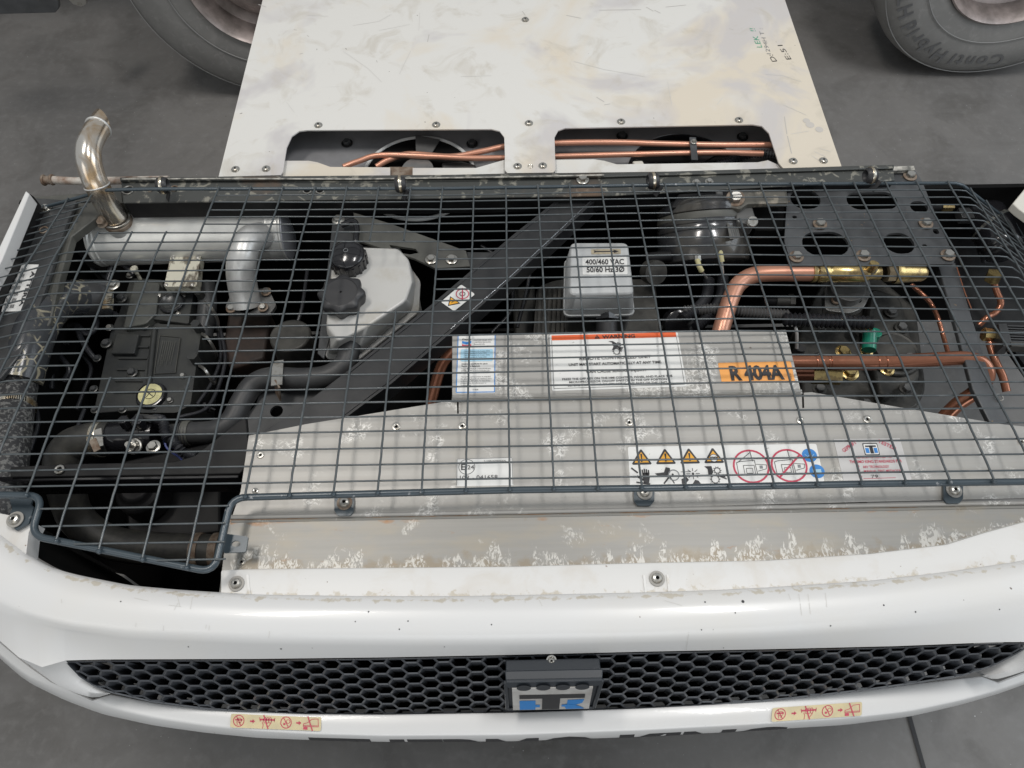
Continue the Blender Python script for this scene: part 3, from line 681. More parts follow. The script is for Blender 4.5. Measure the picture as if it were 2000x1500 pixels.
k.poly([(113, 17), (122, 17), (128, 21), (130, 26), (134, 29), (128, 31), (122, 34), (118, 36), (122, 28), (120, 20)], INK, 2)
for cx, cy, r in ((132, 25, 4.2), (127, 38, 6.3)):
    k.ring(cx, cy, r, 1.2, INK, 3)
    for q in range(10):
        t = q*.628; k.line(cx+r*math.cos(t), cy+r*math.sin(t), cx+(r+1.6)*math.cos(t), cy+(r+1.6)*math.sin(t), 1, INK, 3)
for q in range(4): k.line(131, 31, 141-q*1.5, 30+q*2.8, 1.4, INK, 3)
k.text('REMOTE CONTROLLED UNIT', 123, 53, 6, INK, width=136, bold=.02, center=True)
k.text('UNIT MAY START AUTOMATICALLY AT ANY TIME.', 122, 64, 5.0, INK, width=176, bold=.02, center=True)
k.text('CAN CAUSE SERIOUS INJURY.', 122, 78.5, 5, INK, width=112, bold=.02, center=True)
k.text('PRESS THE OFF KEY ON THE HMI CONTROL PANEL AND PLACE THE', 123, 91, 3.8, INK, width=206, bold=.012, center=True)
k.text('MICROPROCESSOR ON/OFF SWITCH IN THE OFF POSITION', 124, 97, 3.8, INK, width=182, bold=.012, center=True)
k.text('BEFORE INSPECTING OR SERVICING ANY PART OF THE UNIT.', 123, 103, 3.8, INK, width=186, bold=.012, center=True)
k.build('warning_label', lbox, 'white label with orange red WARNING band')
k = Stk((894, 656), (968, 655), (967, 768), (890, 769), HB)
k.rrect(0, 0, 74, 113, 3, WHITE)
for a, b, c, d in ((1, 0, 1, 111), (73, 0, 73, 111), (1, 111, 73, 111)): k.line(a, b, c, d, 1.6, BLUE)
k.text('Chevron', 9, 9.5, 3, INK, width=17, bold=.02)
k.poly([(9, 11), (18, 13.5), (27, 11), (27, 16), (18, 18.5), (9, 16)], BLUE, 2); k.poly([(9, 17.5), (18, 20), (27, 17.5), (27, 22), (18, 24), (9, 22)], RED, 2)
k.text('FACTORY FILLED WITH', 33, 11, 2.4, INK, width=34); k.text('CHEVRON HEX-COOL', 33, 15.2, 2.4, INK, width=32); k.text('Extended Life', 33, 19.2, 2.4, INK, width=20)
k.rrect(7, 28, 69, 52, 3, LBLUE, 2, False); k.ring(38, 40, 0.1, .05, INK)
for q in range(5): k.text('Chevron Extended Life Coolant 50/50', 13, 33+q*4, 2.2, INK, width=50-(q % 2)*6)
k.text('Acceptable substitutes for use in', 9, 58, 2.6, INK, width=50, bold=.02); k.text('Thermo King Equipment.', 9, 62.5, 2.6, INK, width=36, bold=.02)
for q, s_ in enumerate(['Texaco Extended Life Coolant/Antifreeze', '(57998), 57999 or Delo Extended Life', 'Coolant/Antifreeze 227994, 227995']): k.text(s_, 9, 67.5+q*4, 2.3, INK, width=56-q*2)
for q, s_ in enumerate(['The cooling system contains an extended', 'life, ethylene glycol based, antifreeze and is', 'protected to -30F (-35C). To check freeze', 'protection use of a refractometer is', 'recommended.']): k.text(s_, 9, 83+q*4, 2.3, INK, width=(56, 58, 56, 48, 20)[q])
k.text('91-8698', 32, 107.5, 2.2, INK)
k.build('coolant_label', lbox, 'white label with blue border and small print')
k = Stk((1402, 709), (1544, 706), (1553, 746), (1410, 749), HB)
k.rrect(0, 0, 142, 40, 3, ORNG); k.text('R 404A', 19, 34, 26, INK, width=104, bold=.045); k.text('UN 3337', 134, 23, 2.4, INK, ang=math.pi/2*.97)
k.build('refrigerant_label', lbox, 'orange label reading R 404A')
k = Stk((892, 896), (1001, 893), (1003, 948), (891, 950), HP)
k.rrect(0, 0, 109, 54, .5, WHITE)
for a, b, c, d in ((1, 1, 108, 1), (1, 1, 1, 53), (108, 1, 108, 53)): k.line(a, b, c, d, .8, INK)
k.ring(20, 17, 16, 1, INK, ry=15); k.text('E', 9, 23, 12, INK, bold=.01, width=9); k.text('24', 21, 22, 8, INK, width=13); k.text('T-1200R INTERMODAL', 53, 8.5, 3.2, INK, width=44); k.text('10R - 041658', 7, 42, 8, INK, width=72)
k.build('approval_label', tcover, 'white label reading E24 10R - 041658')
k = Stk((1226, 873), (1590, 867), (1606, 941), (1231, 951), HP)
k.rrect(0, 0, 368, 78, 4, WHITE)
for i in range(4):
    cx = 25+i*46.5
    k.poly([(cx-19, 34), (cx-17, 36), (cx+17, 36), (cx+19, 34), (cx+1.5, 6), (cx-1.5, 6)], INK, 1); k.poly([(cx-14, 32), (cx+14, 32), (cx, 11)], YEL, 2)
    if i < 3: k.poly([(cx-2, 15), (cx+2, 15), (cx+.8, 26), (cx-.8, 26)], INK, 3); k.disc(cx, 29.5, 1.7, INK, 3)
    else: k.disc(cx, 26, 7.5, WHITE, 3); k.ring(cx, 26, 8, 1, INK, 4); k.pline([(cx-7, 26), (cx-3, 24), (cx, 26), (cx+3, 24), (cx+7, 26)], 2, INK, 5)
# hands and machinery pictograms
k.line(4, 42, 16, 52, 3, INK); k.poly([(24, 52), (36, 52), (38, 62), (36, 72), (26, 72)], INK, 2)
for q in range(4): k.line(26+q*3.6, 56, 24.5+q*4, 44+abs(q-1.2)*1.5, 2.6, INK)
k.line(14, 58, 26, 66, 4, INK); k.line(12, 70, 38, 74, 3, INK)
k.poly([(48, 54), (66, 52), (70, 42), (78, 44), (78, 52), (70, 60), (56, 60)], INK, 2); k.ring(84, 58, 11, 1.8, INKG, 3); k.line(64, 74, 76, 60, 3, INK); k.line(76, 60, 84, 74, 2, INK); k.disc(82, 57, 2, INK, 4)
k.line(98, 52, 116, 52, 1, INK); k.disc(121, 56, 2.4, INK)
for q in range(8):
    t = q*.785; k.line(121+5*math.cos(t), 56+5*math.sin(t), 121+13*math.cos(t), 56+11*math.sin(t), 1.2, INK)
k.poly([(98, 66), (108, 62), (112, 68), (104, 76), (98, 76)], INK, 2); k.poly([(118, 76), (124, 68), (130, 70), (134, 76)], INK, 2)
k.poly([(144, 42), (158, 42), (160, 54), (156, 60), (150, 62), (150, 48)], INK, 2)
for cx, cy, r in ((168, 51, 6), (162, 68, 8)):
    k.ring(cx, cy, r, 1.4, INK, 3)
    for q in range(10):
        t = q*.628; k.line(cx+r*math.cos(t), cy+r*math.sin(t), cx+(r+2)*math.cos(t), cy+(r+2)*math.sin(t), 1.4, INK, 3)
for q in range(3): k.line(166, 60, 180+q*2, 60+q*4, 2, INK)
for cx in (234, 307):
    k.ring(cx, 44, 35, 3.6, RED, 2, ry=34)
    k.pline([(cx-27, 36), (cx-26, 60), (cx-10, 62), (cx+10, 60), (cx+8, 32), (cx-20, 34), (cx-27, 36)], 1.1, INK); k.pline([(cx-14, 60), (cx-15, 42), (cx+6, 42), (cx+6, 60)], 1, INK); k.pline([(cx-10, 58), (cx-10, 48), (cx+2, 48), (cx+2, 58), (cx-10, 58)], .9, INK)
    k.pline([(cx+10, 40), (cx+30, 42), (cx+28, 50), (cx+12, 54)], 1, INK); k.rect(cx+16, 43, cx+22, 49, INKG, 2)
    k.line(cx+2, 12, cx+4, 34, 1.3, INK)
k.pline([(234-25, 36), (234+2, 16)], 1.2, INK); k.line(284, 68, 332, 22, 3.6, RED, 3)
for cy, q in ((24, 0), (57, 1)):
    cx = 350+q*8; k.disc(cx, cy, 14.5, BLUE, 1, ry=14)
    if q: k.rect(cx-8, cy-4, cx+8, cy+3, LBLUE, 2); k.line(cx-8, cy+5, cx+8, cy+5, 1.2, LBLUE)
    else: k.pline([(cx-9, cy-2), (cx-4, cy+3), (cx, cy-1), (cx+4, cy+3), (cx+9, cy-2)], 1, LBLUE)
k.build('hazard_label', tcover, 'wide white label with yellow warning triangles and red circles')
k = Stk((1628, 858), (1757, 856), (1780, 937), (1647, 939), HP)
k.mb.prism([k(0, 0), k(k.w, 0), k(k.w, k.h), k(0, k.h)], -k.n*.0004, mat('sticker_silver', (.52, .51, .50), .35, .1))
k.text('GEPRUFT', 14, 27, 7, RED, width=34, ang=-.55, bold=.01); k.text('TESTED', 84, 8, 7, RED, width=34, ang=.5, bold=.01)
k.rrect(53, 9, 82, 33, 2, INK, 1, False); k.rrect(54.5, 11, 80.5, 31.5, 2, WHITE, 2, False); k.rect(57, 14, 78, 17, INK, 3); k.rect(64.5, 14, 71, 30, INK, 3); k.rect(56, 19, 63, 29, BLUE, 3); k.rect(72.5, 19, 79, 29, BLUE, 3)
k.text('THIS UNIT IS TESTED TO', 66, 39, 4.6, RED, width=74, center=True, bold=.01); k.text('THERMO KING STANDARDS PER', 20, 48, 5.4, RED, width=100, bold=.015); k.text('ARV TECHNOLOGY', 43, 58, 4.8, RED, width=50, bold=.012); k.text('MANUAL TEST METHODS', 43, 66.5, 4.8, RED, width=70, bold=.012)
k.text('79', 54, 77, 6, INK, width=13); k.text('BY', 31, 77, 4.2, RED); k.line(38, 78, 100, 77, .8, RED)
for b in (54, 62): k.ring(34, b, 2.4, .6, RED, 2)
k.build('test_label', tcover, 'silvery label with red print and small blue emblem')
# ================================================================== wire guard
PITCHX = .0635
rows_px = [380, 393, 408, 422, 436, 452, 470, 487, 505, 524.5, 544.5, 564, 586, 607.5, 631, 654, 677.5, 701, 727.5, 755, 782.5, 810, 839, 872.5, 904, 936]
def hgt(y): return float(np.interp(y, [350, 400, 500, 600, 700, 800, 925, 1000], [1.100, 1.084, 1.055, 1.037, 1.022, 1.012, 1.006, 1.004]))
ROWS = [(P(925, y, hgt(y)).y, CAM_Z-hgt(y), y) for y in rows_px]
REAR = (P(925, 366, hgt(366)).y, CAM_Z-hgt(366)+.001, 366)
for q, yy in enumerate((991, 1025, 1061, 1095)): ROWS.append((P(250, yy, 1.004).y, CAM_Z-1.004, 969+33*q))
X0 = P(993, 750, hgt(750)).x
XLB, XRB = X0-12.55*PITCHX, X0+14.42*PITCHX
def warp(k, y):
    a = float(np.interp(y, [366, 470, 630, 780, 930], [-.008, -.017, -.024, -.014, 0]))*float(np.interp(k, [6, 14], [0, 1]))
    b = float(np.interp(y, [366, 500, 640], [.012, .012, 0]))*float(np.interp(k, [-11, -2], [1, 0]))
    return a+b
def G(k, Y, z, y, dz=0):
    X = X0+k*PITCHX; z += warp(k, y)+dz
    if X < XLB: o_ = XLB-X; an = math.radians(17); return Vector((XLB-o_*math.cos(an), Y, z-o_*math.sin(an)))
    if X > XRB: o_ = X-XRB; an = math.radians(35); return Vector((XRB+o_*math.cos(an), Y, z-o_*math.sin(an)))
    if X < XLB+.02: z -= (XLB+.02-X)**2*6
    if X > XRB-.02: z -= (X-XRB+.02)**2*6
    return Vector((X, Y, z))
WELDS = []
# cut-outs in (k0,k1,row0,row1): columns strictly inside vanish between the rows, rows strictly inside vanish between the columns
CUTS = [(-13.0, -9.0, -1, 5), (-13.0, -11.9, 4, 7), (-5.0, -2.0, 6, 13), (-11.0, -8.0, 14, 18.5), (6.0, 9.0, 1, 4), (11.0, 13.0, 6, 8)]
CUTS = [(-13.0, -9.0, -1, 5), (-13.0, -12.0, 4, 7), (-5.0, -2.0, 6, 13), (-10.9, -7.9, 14, 18), (5.0, 8.0, 1, 4)]
wm = MB()
def incut_row(k, r): return any(a < k < b and c < r < d for a, b, c, d in CUTS)
KL, KR = -15.5, 18.2
def colrange(k):   # which rows a column spans
    if k < -12 and k > -13: return None
kfine = sorted(set([KL, KR, -10.6, -10.45, -9.6, -7.7, -6.35, -6.3, -6.2]+list(range(-15, 19))+[-12.8, -12.65, -12.4, -12.2, 14.2, 14.35, 14.5, 14.7]+[x+.5 for x in range(-15, 18)]))
def emit(pts, r, seg=6):
    if len(pts) > 1: wm.tube(pts, r, WIRE, seg)
for ri, (Y, z, y) in enumerate(ROWS):
    run = []
    for a, b in zip(kfine, kfine[1:]):
        mdk = (a+b)/2
        if ri >= 26:     # tongue at the front left
            lim = {26: (-10.6, -6.35), 27: (-10.45, -6.35), 28: (-9.6, -6.3), 29: (-7.7, -6.2)}[ri]
            on = lim[0] < mdk < lim[1]
        else: on = not incut_row(mdk, ri)
        if ri in (24, 25) and mdk < -13.2: on = False
        if on:
            jit = .0007*math.sin(ri*2.1+a*.7)
            if not run: run = [G(a, Y, z, y, jit)]
            run.append(G(b, Y, z, y, .0007*math.sin(ri*2.1+b*.7)))
        else: emit(run, .00145); run = []
    emit(run, .00145)
allr = [(REAR[0], REAR[1], 366)]+ROWS
for k in range(-15, 19):
    last = 26
    ext_ = {-10: 1058, -9: 1078, -8: 1094, -7: 1110}.get(k)
    if ext_: last = {-10: 28, -9: 29, -8: 29, -7: 30}[k]
    if k == -12: last = 26
    if k < -13: last = 24
    run = []
    for ri in range(-1, last-1):
        ya, yb = allr[ri+1], allr[min(ri+2, len(allr)-1)]
        on = not any(a < k < b and c < ri+.5 < d for a, b, c, d in CUTS)
        if on:
            lift = .0031
            bow = .0014*math.sin(k*1.7+ri*.55)
            if not run: run = [G(k, ya[0], ya[1], ya[2], lift)]
            mid_ = G(k, (ya[0]+yb[0])/2, (ya[1]+yb[1])/2, (ya[2]+yb[2])/2, lift); mid_.x += bow*.4
            run += [mid_, G(k, yb[0], yb[1], yb[2], lift)]
        else: emit(run, .00175); run = []
    if run and k > -12:   # on to the front bar
        px_ = 996+k*(85.5 if not ext_ else 90.5); yb_ = ext_ if ext_ else float(np.interp(px_, [84, 452, 700, 1000, 1300, 1700, 2200], [968, 972, 965, 957, 953, 945, 938]))
        e_ = P(px_, yb_, 1.004); run.append(Vector((X0+k*PITCHX, e_.y, CAM_Z-1.004+.003)))
        WELDS.append(run[-1])
    emit(run, .00175)
for p_ in WELDS: wm.lathe(p_+Vector((0, 0, -.004)), (0, 0, 1), [(.0034, 0), (.0036, .003), (.0028, .0055), (0, .0065)], ROD, 8)
guard = wm.build('wire_guard', unit, angle=70)
fr_ = MB()
rear = [G(k, REAR[0], REAR[1]-.003, 366) for k in [-15.5, -15, -14, -13, -12.6, -12, -11]+list(range(-10, 14, 2))+[14, 14.3, 14.6, 15.5, 16.5, 18.2]]
fr_.tube(rear, .0036, ROD, 10)
hF = 1.011
front = rounded([P(x, y, hF) for x, y in [(-260, 962), (84, 968), (60, 1046), (418, 1118), (452, 972), (700, 965), (1000, 957), (1300, 953), (1700, 945), (2200, 938)]], .022, 6)
fr_.tube(front, .0052, ROD, 10)
left = [G(-15.5, Y, z-.003, y) for (Y, z, y) in [REAR]+ROWS[:24]]; fr_.tube(left, .0034, ROD, 8)
rt = [G(18.2, Y, z-.003, y) for (Y, z, y) in [REAR]+ROWS[:26]]; fr_.tube(rt, .0034, ROD, 8)
fr_.build('frame_rod', guard)
for x, y, w_, hh in ((672, 990, 19, 34), (1258, 970, 20, 34), (1862, 966, 19, 32)):
    t = MB(); t.prism(rounded(PP([(x-w_, y-22), (x+w_, y-22), (x+w_, y+8), (x+w_-7, y+17), (x-w_+7, y+17), (x-w_, y+8)], HP-.006), .002), .0035, ROD)
    t.build('mounting_tab', guard)
    s_ = MB(); s_.screw(P(x+1, y-8, HP-.0065), .0080, ZINC, M2=RUSTY if x < 700 else WASH); s_.build('screw', guard)
t = MB(); t.prism(PP([(18, 974), (64, 974), (60, 985), (66, 990), (56, 1022), (32, 1036), (14, 1018), (24, 992)], 1.040), .0035, ROD); t.build('mounting_tab', guard)
s_ = MB(); s_.screw(P(30, 1015, 1.0385), .0085, ZINC, M2=WASH); s_.build('screw', guard)
t = MB(); out_ = rounded(PP([(438, 1042), (485, 1048), (480, 1078), (436, 1080)], 1.026), .003); t.plate_with_holes(out_, [[P(461+9*math.cos(a), 1062+6*math.sin(a), 1.026) for a in np.linspace(0, 2*math.pi, 14, endpoint=False)]], .003, ROD); t.build('mounting_tab', guard)
for x, y in ((318, 362), (782, 360), (1275, 353), (1700, 343)):
    c = P(x, y, 1.093); t = MB()
    t.torus(c, (1, .1, 0), .0125, .0045, CAPM, 28, 8, flat=2.4); t.torus(c, (1, .1, 0), .0170, .0009, CLAMP, 28, 6, flat=3.5)
    t.bar(c+Vector((.014, -.014, 0)), c+Vector((.004, -.020, -.02)), .012, .003, CAPM); t.build('guard_clip', unit)
# ================================================================== bay structure
st_ = MB()
YB = P(1000, 352, 1.12).y; XL, XR = P(95, 420, 1.2).x-.02, 1.32
st_.box((XL-.02, YB-.004, .16), (XR, YB+.006, .66), VOID)
fl_pts = [Vector((p.x, p.y+.03, .14)) for p in lA[2:-2]]; cvw = [P(*q, 1.08) for q in ((60, 380), (8, 506), (-126, 765), (-205, 900))]; cvw = [Vector((p.x, p.y, .14)) for p in cvw]; st_.prism(fl_pts+[Vector((fl_pts[-1].x, YB, .14)), Vector((cvw[0].x, YB, .14))]+cvw, .01, VOID); wl_ = cvw+[Vector((fl_pts[0].x-.004, fl_pts[0].y, .14))]; loft(st_, [[p+Vector((0, 0, .435)) for p in wl_], wl_], VOID); loft(st_, [[p+Vector((0, .002, 0)) for p in lA0[2:-2]], [Vector((p.x, p.y+.02, .14)) for p in lA0[2:-2]]], VOID)
bay = st_.build('bay_tray', unit)
ra = MB(); ra.prism(PP([(236, 352), (1180, 343), (1745, 326), (1748, 352), (1190, 382), (240, 396)], 1.128), .004, RAIL)
ra.prism([P(x, y, 1.126) for x, y in [(236, 349), (1180, 341), (1745, 324), (1745, 331), (1180, 348), (236, 356)]], -.004, RAIL)
ra.prism([p+Vector((0, -.0, -.004)) for p in PP([(240, 390), (1190, 376), (1748, 346), (1748, 350), (1190, 380), (240, 394)], 1.128)], .045, BLACK)
ra.prism(PP([(60, 385), (236, 372), (240, 396), (66, 400)], 1.150), .03, OLIVE)
rail = ra.build('rear_rail', unit, .0015)
edg = MB(); edg.tube([P(x, y, 1.118) for x, y in [(238, 350), (420, 349), (700, 350), (980, 346), (1180, 342)]], .0018, mat('flaking_primer', (.50, .48, .43), .6, col2=(.12, .12, .11), scale=60), 6); edg.build('flaking_edge', rail)
for x, y, r in ((1138, 351, .009), (1360, 357, .006), (1385, 355, .006), (290, 372, .0), (1010, 360, 0)):
    if r: b_ = MB(); b_.bolt(P(x, y, 1.126), r, ZINC); b_.build('bolt', rail)
for x, y, r in ((250, 371, .011), (340, 368, .007), (600, 372, .008), (625, 372, .008), (293, 371, .004)):
    b_ = MB(); b_.torus(P(x, y, 1.1265), (0, 0, 1), r, .0014, ZINC if r > .0075 else RUSTY, 20, 6); b_.lathe(P(x, y, 1.127), (0, 0, 1), [(r, 0), (0, .0003)], VOID, 16); b_.build('eyelet', rail)
pe = MB(); pe.tube(PT([(100, 351, 1.15), (130, 353, 1.15), (165, 354, 1.15), (215, 353, 1.15), (330, 351, 1.15)], 4), .0085, mat('peeling_pipe', (.55, .52, .47), .5, col2=(.20, .12, .08), scale=30), 12)
pe.torus(P(102, 351, 1.15), (1, 0, 0), .0085, .0035, RUSTY); pe.torus(P(86, 352, 1.15), (1, 0, 0), .009, .003, RUSTY); pe.cyl(P(84, 352, 1.15), (1, 0, 0), .009, .02, RUSTY); pe.build('drain_pipe', unit)
# left side: cover, post, sill
sc2 = MB(); HS = 1.075
sc2.prism([P(50, 372, HS), P(57, 378, HS), P(4, 506, HS), P(-130, 760, HS), P(-210, 905, HS), P(-218, 890, HS), P(-140, 750, HS), P(-8, 496, HS)], .03, FAIR)
sc = sc2.build('side_cover', unit, .002)
s3 = MB(); s3.prism([P(57, 378, HS+.004), P(66, 384, HS+.02), P(16, 500, HS+.02), P(-120, 770, HS+.02), P(-128, 762, HS+.004), P(5, 505, HS+.004)], .045, BLACK); s3.build('inner_lining', sc)
sp_ = MB(); sp_.prism(PP([(150, 392), (190, 392), (200, 416), (140, 462), (118, 540), (98, 630), (70, 660), (60, 640), (90, 560), (128, 440)], 1.150), .02, OLIVE); post = sp_.build('side_post', unit, .002)
sp2 = MB(); sp2.prism(PP([(66, 386), (150, 392), (128, 440), (90, 560), (40, 690), (0, 740), (-80, 700), (10, 510)], 1.135), .01, DKG); spn = sp2.build('side_sill', unit, .002)
for x, y in ((90, 408), (38, 494), (85, 449)):
    b_ = MB()
    if y == 449: b_.torus(P(x, y, 1.134), (0, 0, 1), .008, .0015, RUSTY)
    else: b_.bolt(P(x, y, 1.134), .008, ZINC)
    b_.build('bolt', spn)
k = Stk((26, 516), (76, 517), (40, 608), (3, 609), 1.1345)
k.mb.prism([k(0, 0), k(50, 0), k(50, 93), k(0, 93)], -k.n*.0005, WHITE)
for r in range(7):
    for c in range(2):
        for q in range(7): k.line(6+c*14+q*1.5, 8+r*12, 6+c*14+q*1.5, 15+r*12, .7, INK)
k.text('ATTERIA', 42, 14, 8, INK, width=70, bold=.03, ang=math.pi/2)
k.build('battery_label', spn, 'white label with rows of bars and vertical lettering')
pr = MB()
pr.prism(PP([(1978, 397), (2015, 352), (2200, 500), (2200, 560), (2075, 470), (1990, 408)], 1.14), .02, CREAMP)
pr.build('side_cover', unit, .002, 'cream side cover on the right end')
# rear right: sloping side wall
rw = MB(); rw.prism(PP([(1905, 640), (1950, 640), (2200, 1000), (2200, 300), (1990, 395), (1880, 380), (1850, 470)], 1.32), .02, BLACK); rw.build('side_sill', unit)
# cross beams
bm1 = MB()
bm1.prism(PP([(20, 912), (120, 906), (340, 902), (380, 890), (480, 812), (488, 905), (468, 925), (20, 932)], 1.12), .012, BLACK)
bm1.prism([P(-60, 931, 1.125), P(468, 924, 1.125), P(465, 934, 1.13), P(-60, 942, 1.13)], .06, BLACKG)
cb = bm1.build('cross_beam', unit, .0015)
b_ = MB(); b_.torus(P(116, 917, 1.117), (0, 0, 1), .0062, .0022, ZINC); b_.lathe(P(116, 917, 1.119), (0, 0, 1), [(.006, 0), (0, .0002)], VOID, 16); b_.build('eyelet', cb)
b_ = MB(); b_.bolt(P(300, 873, 1.16), .0085, ZINC); b_.build('bolt', cb)
BEAM = mat('beam_paint', (.024, .025, .027), .34, col2=(.04, .04, .041), scale=14, bump=.04)
db = MB()
db.prism(PP([(1098, 382), (1165, 372), (1170, 378), (1000, 536), (880, 642), (760, 745), (620, 850), (480, 905), (470, 870), (580, 800), (675, 727), (842, 595), (1000, 460)], 1.150), .010, BEAM)
db.prism([P(1170, 377, 1.147), P(1176, 379, 1.147), P(1006, 538, 1.147), P(886, 645, 1.147), P(766, 748, 1.147), P(626, 853, 1.147), P(620, 851, 1.147), P(760, 746, 1.147), P(880, 643, 1.147), P(1000, 536, 1.147)], .045, BEAM)
db.prism([P(1098, 382, 1.148), P(1103, 385, 1.148), P(1005, 463, 1.148), P(847, 598, 1.148), P(680, 730, 1.148), P(675, 727, 1.148), P(842, 595, 1.148), P(1000, 460, 1.148)], .004, BEAM)
db.tube([P(1169, 378, 1.1465), P(1000, 537, 1.1465), P(880, 643, 1.1465)], .0010, mat('edge_highlight', (.5, .52, .55), .2, .9), 6)  # thin bright line stands in for the highlight along the beam edge
dbo = db.build('diagonal_beam', unit, .0012)
k = Stk((901, 556), (928, 575), (887, 608), (861, 590), 1.149)
c = k.c; tl2 = c
k.mb.prism(rounded([k(0, 0), k(k.w, 0), k(k.w, k.h), k(0, k.h)], .004), -k.n*.0005, WHITE)
cc = lambda u, v, l=1: k(u*k.w, v*k.h, l)
def kk(pts, M, l=2): k.mb.add([cc(u, v, l) for u, v in pts], [tuple(range(len(pts)))], M)
def kring(u, v, r, wd, M, l=3):
    V = []; F = []
    for q in range(25):
        t = 2*math.pi*q/24
        for rr in (r, r-wd): V.append(cc(u+rr*math.cos(t), v+rr*.62*math.sin(t), l))
    for q in range(24): F.append((2*q, 2*q+2, 2*q+3, 2*q+1))
    k.mb.add(V, F, M)
kring(.5, .28, .36, .05, RED); kring(.5, .28, .16, .04, INK); kk([(.2, .1), (.25, .08), (.8, .45), (.75, .48)], RED, 4)
kk([(.12, .62), (.88, .62), (.5, .98)], INK, 2); kk([(.22, .65), (.78, .65), (.5, .92)], YEL, 3); kk([(.47, .67), (.53, .67), (.51, .82), (.49, .82)], INK, 4)
k.build('fan_sticker', dbo, 'small white sticker with red circle and amber triangle')
br = MB(); br.plate_with_holes(PP([(690, 415), (760, 436), (910, 490), (918, 520), (850, 524), (810, 505), (700, 470)], 1.165), [PP([(760, 478), (812, 486), (818, 494), (800, 497), (770, 492)], 1.165)], .006, OLIVE)
br.prism(PP([(912, 492), (990, 493), (960, 525), (914, 524)], 1.172), .006, DKG); bro = br.build('bracket', unit, .001)
for x, y in ((842, 507), (882, 507)):
    b_ = MB(); b_.bolt(P(x, y, 1.163), .0082, ZINC, M2=ZINC); b_.build('bolt', bro)
br = MB(); br.prism(PP([(650, 425), (695, 425), (700, 480), (690, 492), (632, 700), (620, 690), (640, 520)], 1.17), .006, DKG); br.build('tank_bracket', unit, .001)
b_ = MB(); b_.bolt(P(661, 430, 1.168), .009, ZINC); b_.tube(PT([(668, 440, 1.16), (690, 432, 1.15), (697, 445, 1.15), (695, 470, 1.15), (694, 490, 1.16)], 4), .0062, BLACKG, 10); b_.build('overflow_pipe', unit)
lb = MB(); lb.plate_with_holes(PP([(520, 730), (600, 722), (640, 745), (600, 830), (520, 880), (400, 900), (500, 790)], 1.21), [circ(540, 803, 1.21, .012)], .006, DKG); lbo = lb.build('lower_bracket', unit, .001)
# ================================================================== muffler and exhaust
hM = 1.245
A = P(196, 464, hM); B = P(562, 452, hM); axm = (B-A).normalized(); Rm = .062; Lm = (B-A).length
mu = MB(); mu.lathe(A, axm, [(0, .0), (Rm*.9, 0), (Rm*.99, -.004), (Rm*1.03, 0), (Rm*1.03, .003), (Rm*.99, .006), (Rm*.99, .010), (Rm*1.02, .013), (Rm*.99, .016), (Rm, .02), (Rm, Lm-.035), (Rm*1.015, Lm-.032), (Rm*1.015, Lm-.028), (Rm, Lm-.025), (Rm, Lm-.006), (Rm*1.03, Lm-.003), (Rm*1.03, Lm), (Rm*.97, Lm+.001)], SILVER, 56)
muf = mu.build('muffler', unit, angle=30)
e = MB(); e.lathe(B-axm*.001, axm, [(Rm*.99, 0), (Rm*.96, .004), (Rm*.5, .010), (0, .012)], mat('grey_endcap', (.34, .35, .38), .45, .3), 48); e.build('end_cap', muf)
sk = MB(); sp0 = PT([(229, 432, 1.180), (219, 415, 1.155), (206, 395, 1.125), (192, 368, 1.09), (180, 340, 1.065), (173, 312, 1.045), (174, 285, 1.035), (184, 262, 1.035), (192, 250, 1.038)], 5)
sk.tube(sp0, .0235, STEEL, 28, caps=False); t_end = (sp0[-1]-sp0[-4]).normalized()
sk.torus(sp0[-1], t_end, .0235, .0022, SILV2, 28, 8); sk.torus(sp0[16], (sp0[17]-sp0[15]).normalized(), .0238, .0016, SILV2, 28, 8)
# mitred tip
n = 28; base = sp0[-1]; ax = t_end; a = Vector((1, 0, 0)); u = (a-ax*a.dot(ax)).normalized(); v = ax.cross(u); V = []; F = []
for q in range(n):
    t = 2*math.pi*q/n; dr = u*math.cos(t)+v*math.sin(t); V.append(base+dr*.0235); V.append(base+dr*(.0225)+ax*(.020+.019*math.cos(t+2.4)))
for q in range(n): F.append((2*q, 2*((q+1) % n), 2*((q+1) % n)+1, 2*q+1))
sk.add(V, F, STEEL)
stk = sk.build('exhaust_stack', muf, angle=60)
inn = MB(); inn.tube(sp0[3:], .0215, VOID, 20, caps=False); inn.build('bore', muf)
cp = MB(); cc0 = P(231, 434, 1.182); axc = (sp0[3]-sp0[0]).normalized()
cp.lathe(cc0-axc*.006, axc, [(.0265, -.028), (.0275, -.004), (.0265, 0)], SILV2, 32); cp.torus(cc0, axc, .0262, .0030, RUSTY, 36, 8, flat=1.8); cp.torus(cc0+axc*.009, axc, .0258, .0022, ZINC, 36, 8, flat=1.2)
ear = P(204, 427, 1.165); cp.bar(cc0+Vector((-.020, .004, .004)), ear, .016, .006, RUSTY); cp.bolt(P(200, 432, 1.163), .0100, RUSTY, axis=(-.1, -.5, .85)); cp.build('exhaust_clamp', muf)
el = MB(); ep = PT([(510, 462, 1.205), (493, 466, 1.188), (480, 480, 1.182), (473, 505, 1.190), (471, 535, 1.215), (476, 570, 1.25), (482, 598, 1.275)], 5)
el.tube(ep, .030, SILV2, 28); elb = el.build('exhaust_elbow', unit, angle=60)
fg = MB(); fg.plate_with_holes(rounded(PP([(452, 572), (523, 562), (540, 596), (527, 613), (446, 614), (440, 600)], 1.27), .008), [circ(482, 596, 1.27, .02)], .009, CASTL)
for x, y in ((452, 603), (514, 601), (520, 570)): fg.bolt(P(x, y, 1.265), .0075, ZINC, M2=RUSTY)
fg.build('flange', elb)
